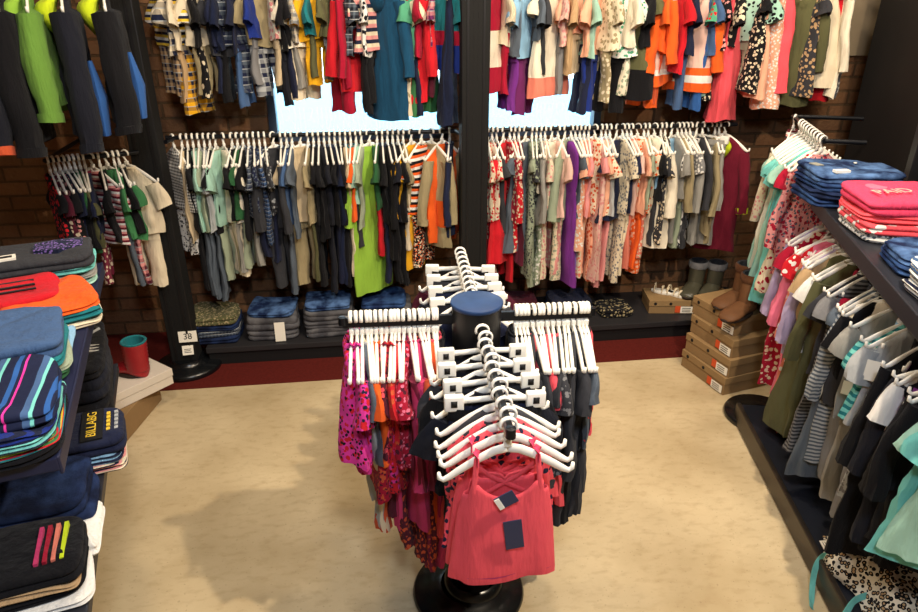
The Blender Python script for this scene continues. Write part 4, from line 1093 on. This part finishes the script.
# front arm: from the column toward the viewer
FA, FB = W_((-.002, -.12)), W_((-.0145, -.585))
nF = 12
FS = [('clip', 'black', 'ink', .60, 'black trousers'), ('set', 'charcoal', 'black', .74, 'charcoal tee with black leggings'), ('clip', 'ink', 'ink', .62, 'ink black trousers'), ('set', 'black', 'charcoal', .76, 'black tee with charcoal leggings'),
      ('clip', 'charcoal', 'ink', .60, 'charcoal trousers'), ('set', 'ink', 'ink', .72, 'ink tee and leggings'), ('clip', 'navy', 'black', .58, 'navy trousers'), ('tset', 'charcoal', 'black', .70, 'charcoal tank with black leggings'), ('tset', 'coral~charcoal~24', 'charcoal', .64, 'coral print tank with charcoal leggings'),
      ('tank', 'coral~navy~30', 'coral', .34, 'coral patterned tank top')]
pf = 'on the front arm of the centre rack|the column'
def racer_tank(L, loc, rz, desc, i, seed, tags=True):
    r = bpy.data.objects.new('tank_top', None); link(r); r.location = (loc[0], loc[1], loc[2] - .074 - L); r.rotation_euler = (0, 0, rz)
    m = fabric('coral')
    Lb = L - .075; rr = random.Random(seed); n = 48; rings = []
    for i_ in range(19):
        v = i_ / 18; w = .098 + .034 * v ** .8; t_ = .016 + .016 * v; ring = []
        for j in range(n):
            a = 2 * PI * j / n; ca, sa = math.cos(a), math.sin(a); front = sa < 0
            dip = (.038 * max(0, 1 - (ca / .62) ** 2)) * (1 if front else .3) * max(0, 1 - v * 3); arm = -.0 if abs(ca) < .8 else -.03 * max(0, 1 - v * 3)
            dd = .0045 * v * (math.sin(5 * a + seed) + .6 * math.sin(9 * a + 2 * seed))
            ring.append(((w + dd) * math.copysign(abs(ca) ** .8, ca), (t_ + dd * .7) * sa, Lb * (1 - v) - dip + arm + .006 * v * math.sin(3 * a + seed)))
        rings.append(ring)
    bm = B(); loft(bm, rings + [[(x * .97, y * .8, z + .02) for x, y, z in rings[-1]]]); o = obj('body', bm, m, r); md = o.modifiers.new('s', 'SOLIDIFY'); md.thickness = .002
    for s in (-1, 1):
        obj('strap', tube(B(), [(s * .078, -.013, Lb - .024), (s * .074, -.012, Lb + .025), (s * .07, -.004, L - .008), (s * .07, .004, L - .008), (s * .066, .012, Lb + .03), (s * .03, .015, Lb - .005), (-s * .045, .015, Lb - .05)], .0065, .0022, 8), m, r)
        obj('strap', tube(B(), [(s * .07, .013, Lb + .02), (s * .01, .016, Lb - .0), (-s * .02, .016, Lb - .04)], .004, .002, 8), m, r)
        obj('strap_loop', tube(B(), [(s * .07, -.013, L - .02), (s * .07, -.012, L + .0), (s * .07, 0, L + .008), (s * .07, .012, L), (s * .07, .013, L - .02)], .0022, .0095, 8), fabric('hotpink'), r)
    bm = B(); loft(bm, [[(x * 1.012, y * 1.06, z + d_) for x, y, z in rings[17]] for d_ in (.004, -.001)]); obj('hem_seam', bm, fabric('berry'), r)
    if tags:
        bm = B(); box(bm, -.022, .022, -.038, -.036, 0, .085, Matrix.Translation((.02, 0, Lb * .38)) @ Matrix.Rotation(-.12, 4, 'Y')); obj('navy_tag', bm, M_navytag, r, smooth=False)
        bm = B(); box(bm, -.024, .024, -.031, -.028, 0, .036, Matrix.Translation((.004, .0, Lb - .052)) @ Matrix.Rotation(-.5, 4, 'Y')); obj('neck_tag', bm, M_navytag, r, smooth=False)
        bm = B(); box(bm, -.024, -.012, -.0335, -.031, 0.002, .034, Matrix.Translation((.004, .0, Lb - .052)) @ Matrix.Rotation(-.5, 4, 'Y')); obj('price_sticker', bm, M_tag, r, smooth=False)
    reg(r, desc, pf, i, 'tank top', 'clothes on the front arm of the centre rack'); return r
for i in range(nF):
    t_ = i / (nF - 1); loc = fit(FA, FB, t_); rz = .05 * math.sin(i * 1.7)
    loc = (loc[0] + .004 * math.sin(i * 2.1), loc[1], loc[2])
    if i < len(FS):
        kd, c1, c2, L, desc = FS[i]; L = min(L, .76 - .036 * i)
        if kd == 'clip':
            g_ = garment('pants', c1, c2, L, loc, rz, .9, drop=.08); reg(g_, desc, pf, i, 'trousers', 'clothes on the front arm of the centre rack'); hanger('clip', loc, rz, desc, pf, i, 'hangers on the front arm')
        else:
            g_ = garment(kd, c1, c2, L, loc, rz, .9); reg(g_, desc, pf, i, NAMES[kd][1], 'clothes on the front arm of the centre rack'); hanger('top', loc, rz, desc, pf, i, 'hangers on the front arm')
    else:
        desc = ('coral racerback tank behind the foremost one', 'foremost coral racerback tank with navy tags')[i - 10]
        racer_tank(.36 if i == 11 else .375, (loc[0] - (.0 if i == 11 else .012), loc[1], loc[2]), rz + (0 if i == 11 else -.12), desc, i, i, i == 11); hanger('top', loc, rz, desc, pf, i, 'hangers on the front arm')
finish_labels()

# ------------------------------------------------------------------ light
w = bpy.data.worlds.new('World'); sc.world = w; w.use_nodes = True
bg = w.node_tree.nodes['Background']; bg.inputs[0].default_value = (.68, .88, 1.0, 1); bg.inputs[1].default_value = 7
def area(name, loc, tgt, size, power, colr, shape='DISK'):
    l = bpy.data.lights.new(name, 'AREA'); l.shape = shape; l.size = size; l.energy = power; l.color = colr
    o = bpy.data.objects.new(name, l); link(o); o.location = loc; o.rotation_euler = (Vector(tgt) - Vector(loc)).to_track_quat('-Z', 'Y').to_euler(); return o
WARM = (1, .83, .62)
area('ceiling_spot_key', (1.3, .95, 3.1), (.3, 2.0, .4), .07, 66, WARM)
area('ceiling_spot_left', (-.5, 1.5, 3.1), (-.6, 3.4, .7), .3, 24, WARM)
area('ceiling_spot_right', (1.0, 2.4, 3.1), (1.6, 3.5, .7), .3, 30, WARM)
area('ceiling_spot_front', (.2, -.2, 3.1), (.2, 1.6, .5), .4, 42, (.82, .89, 1))
area('corner_fill_light', (2.2, 2.7, 3.1), (2.7, 4.1, 1.5), .3, 22, WARM)  # added fill lamp, lightens the brick and plaster at the back right
area('ceiling_spot_centre', (.0, 2.6, 3.12), (.1, 3.0, 0), .3, 16, WARM)

# ------------------------------------------------------------------ camera
cam = bpy.data.cameras.new('Camera'); co = bpy.data.objects.new('Camera', cam); link(co); sc.camera = co
cam.sensor_width = 36; cam.lens = 675 / 918 * 36; cam.clip_start = .05
co.location = (0, 0, 2.0); co.rotation_euler = (math.radians(90 - 24.7), 0, -math.radians(7.3))
vs_ = sc.view_settings; vs_.view_transform = 'Standard'; vs_.look = 'None'; vs_.gamma = 1; vs_.exposure = .12; vs_.use_curve_mapping = False
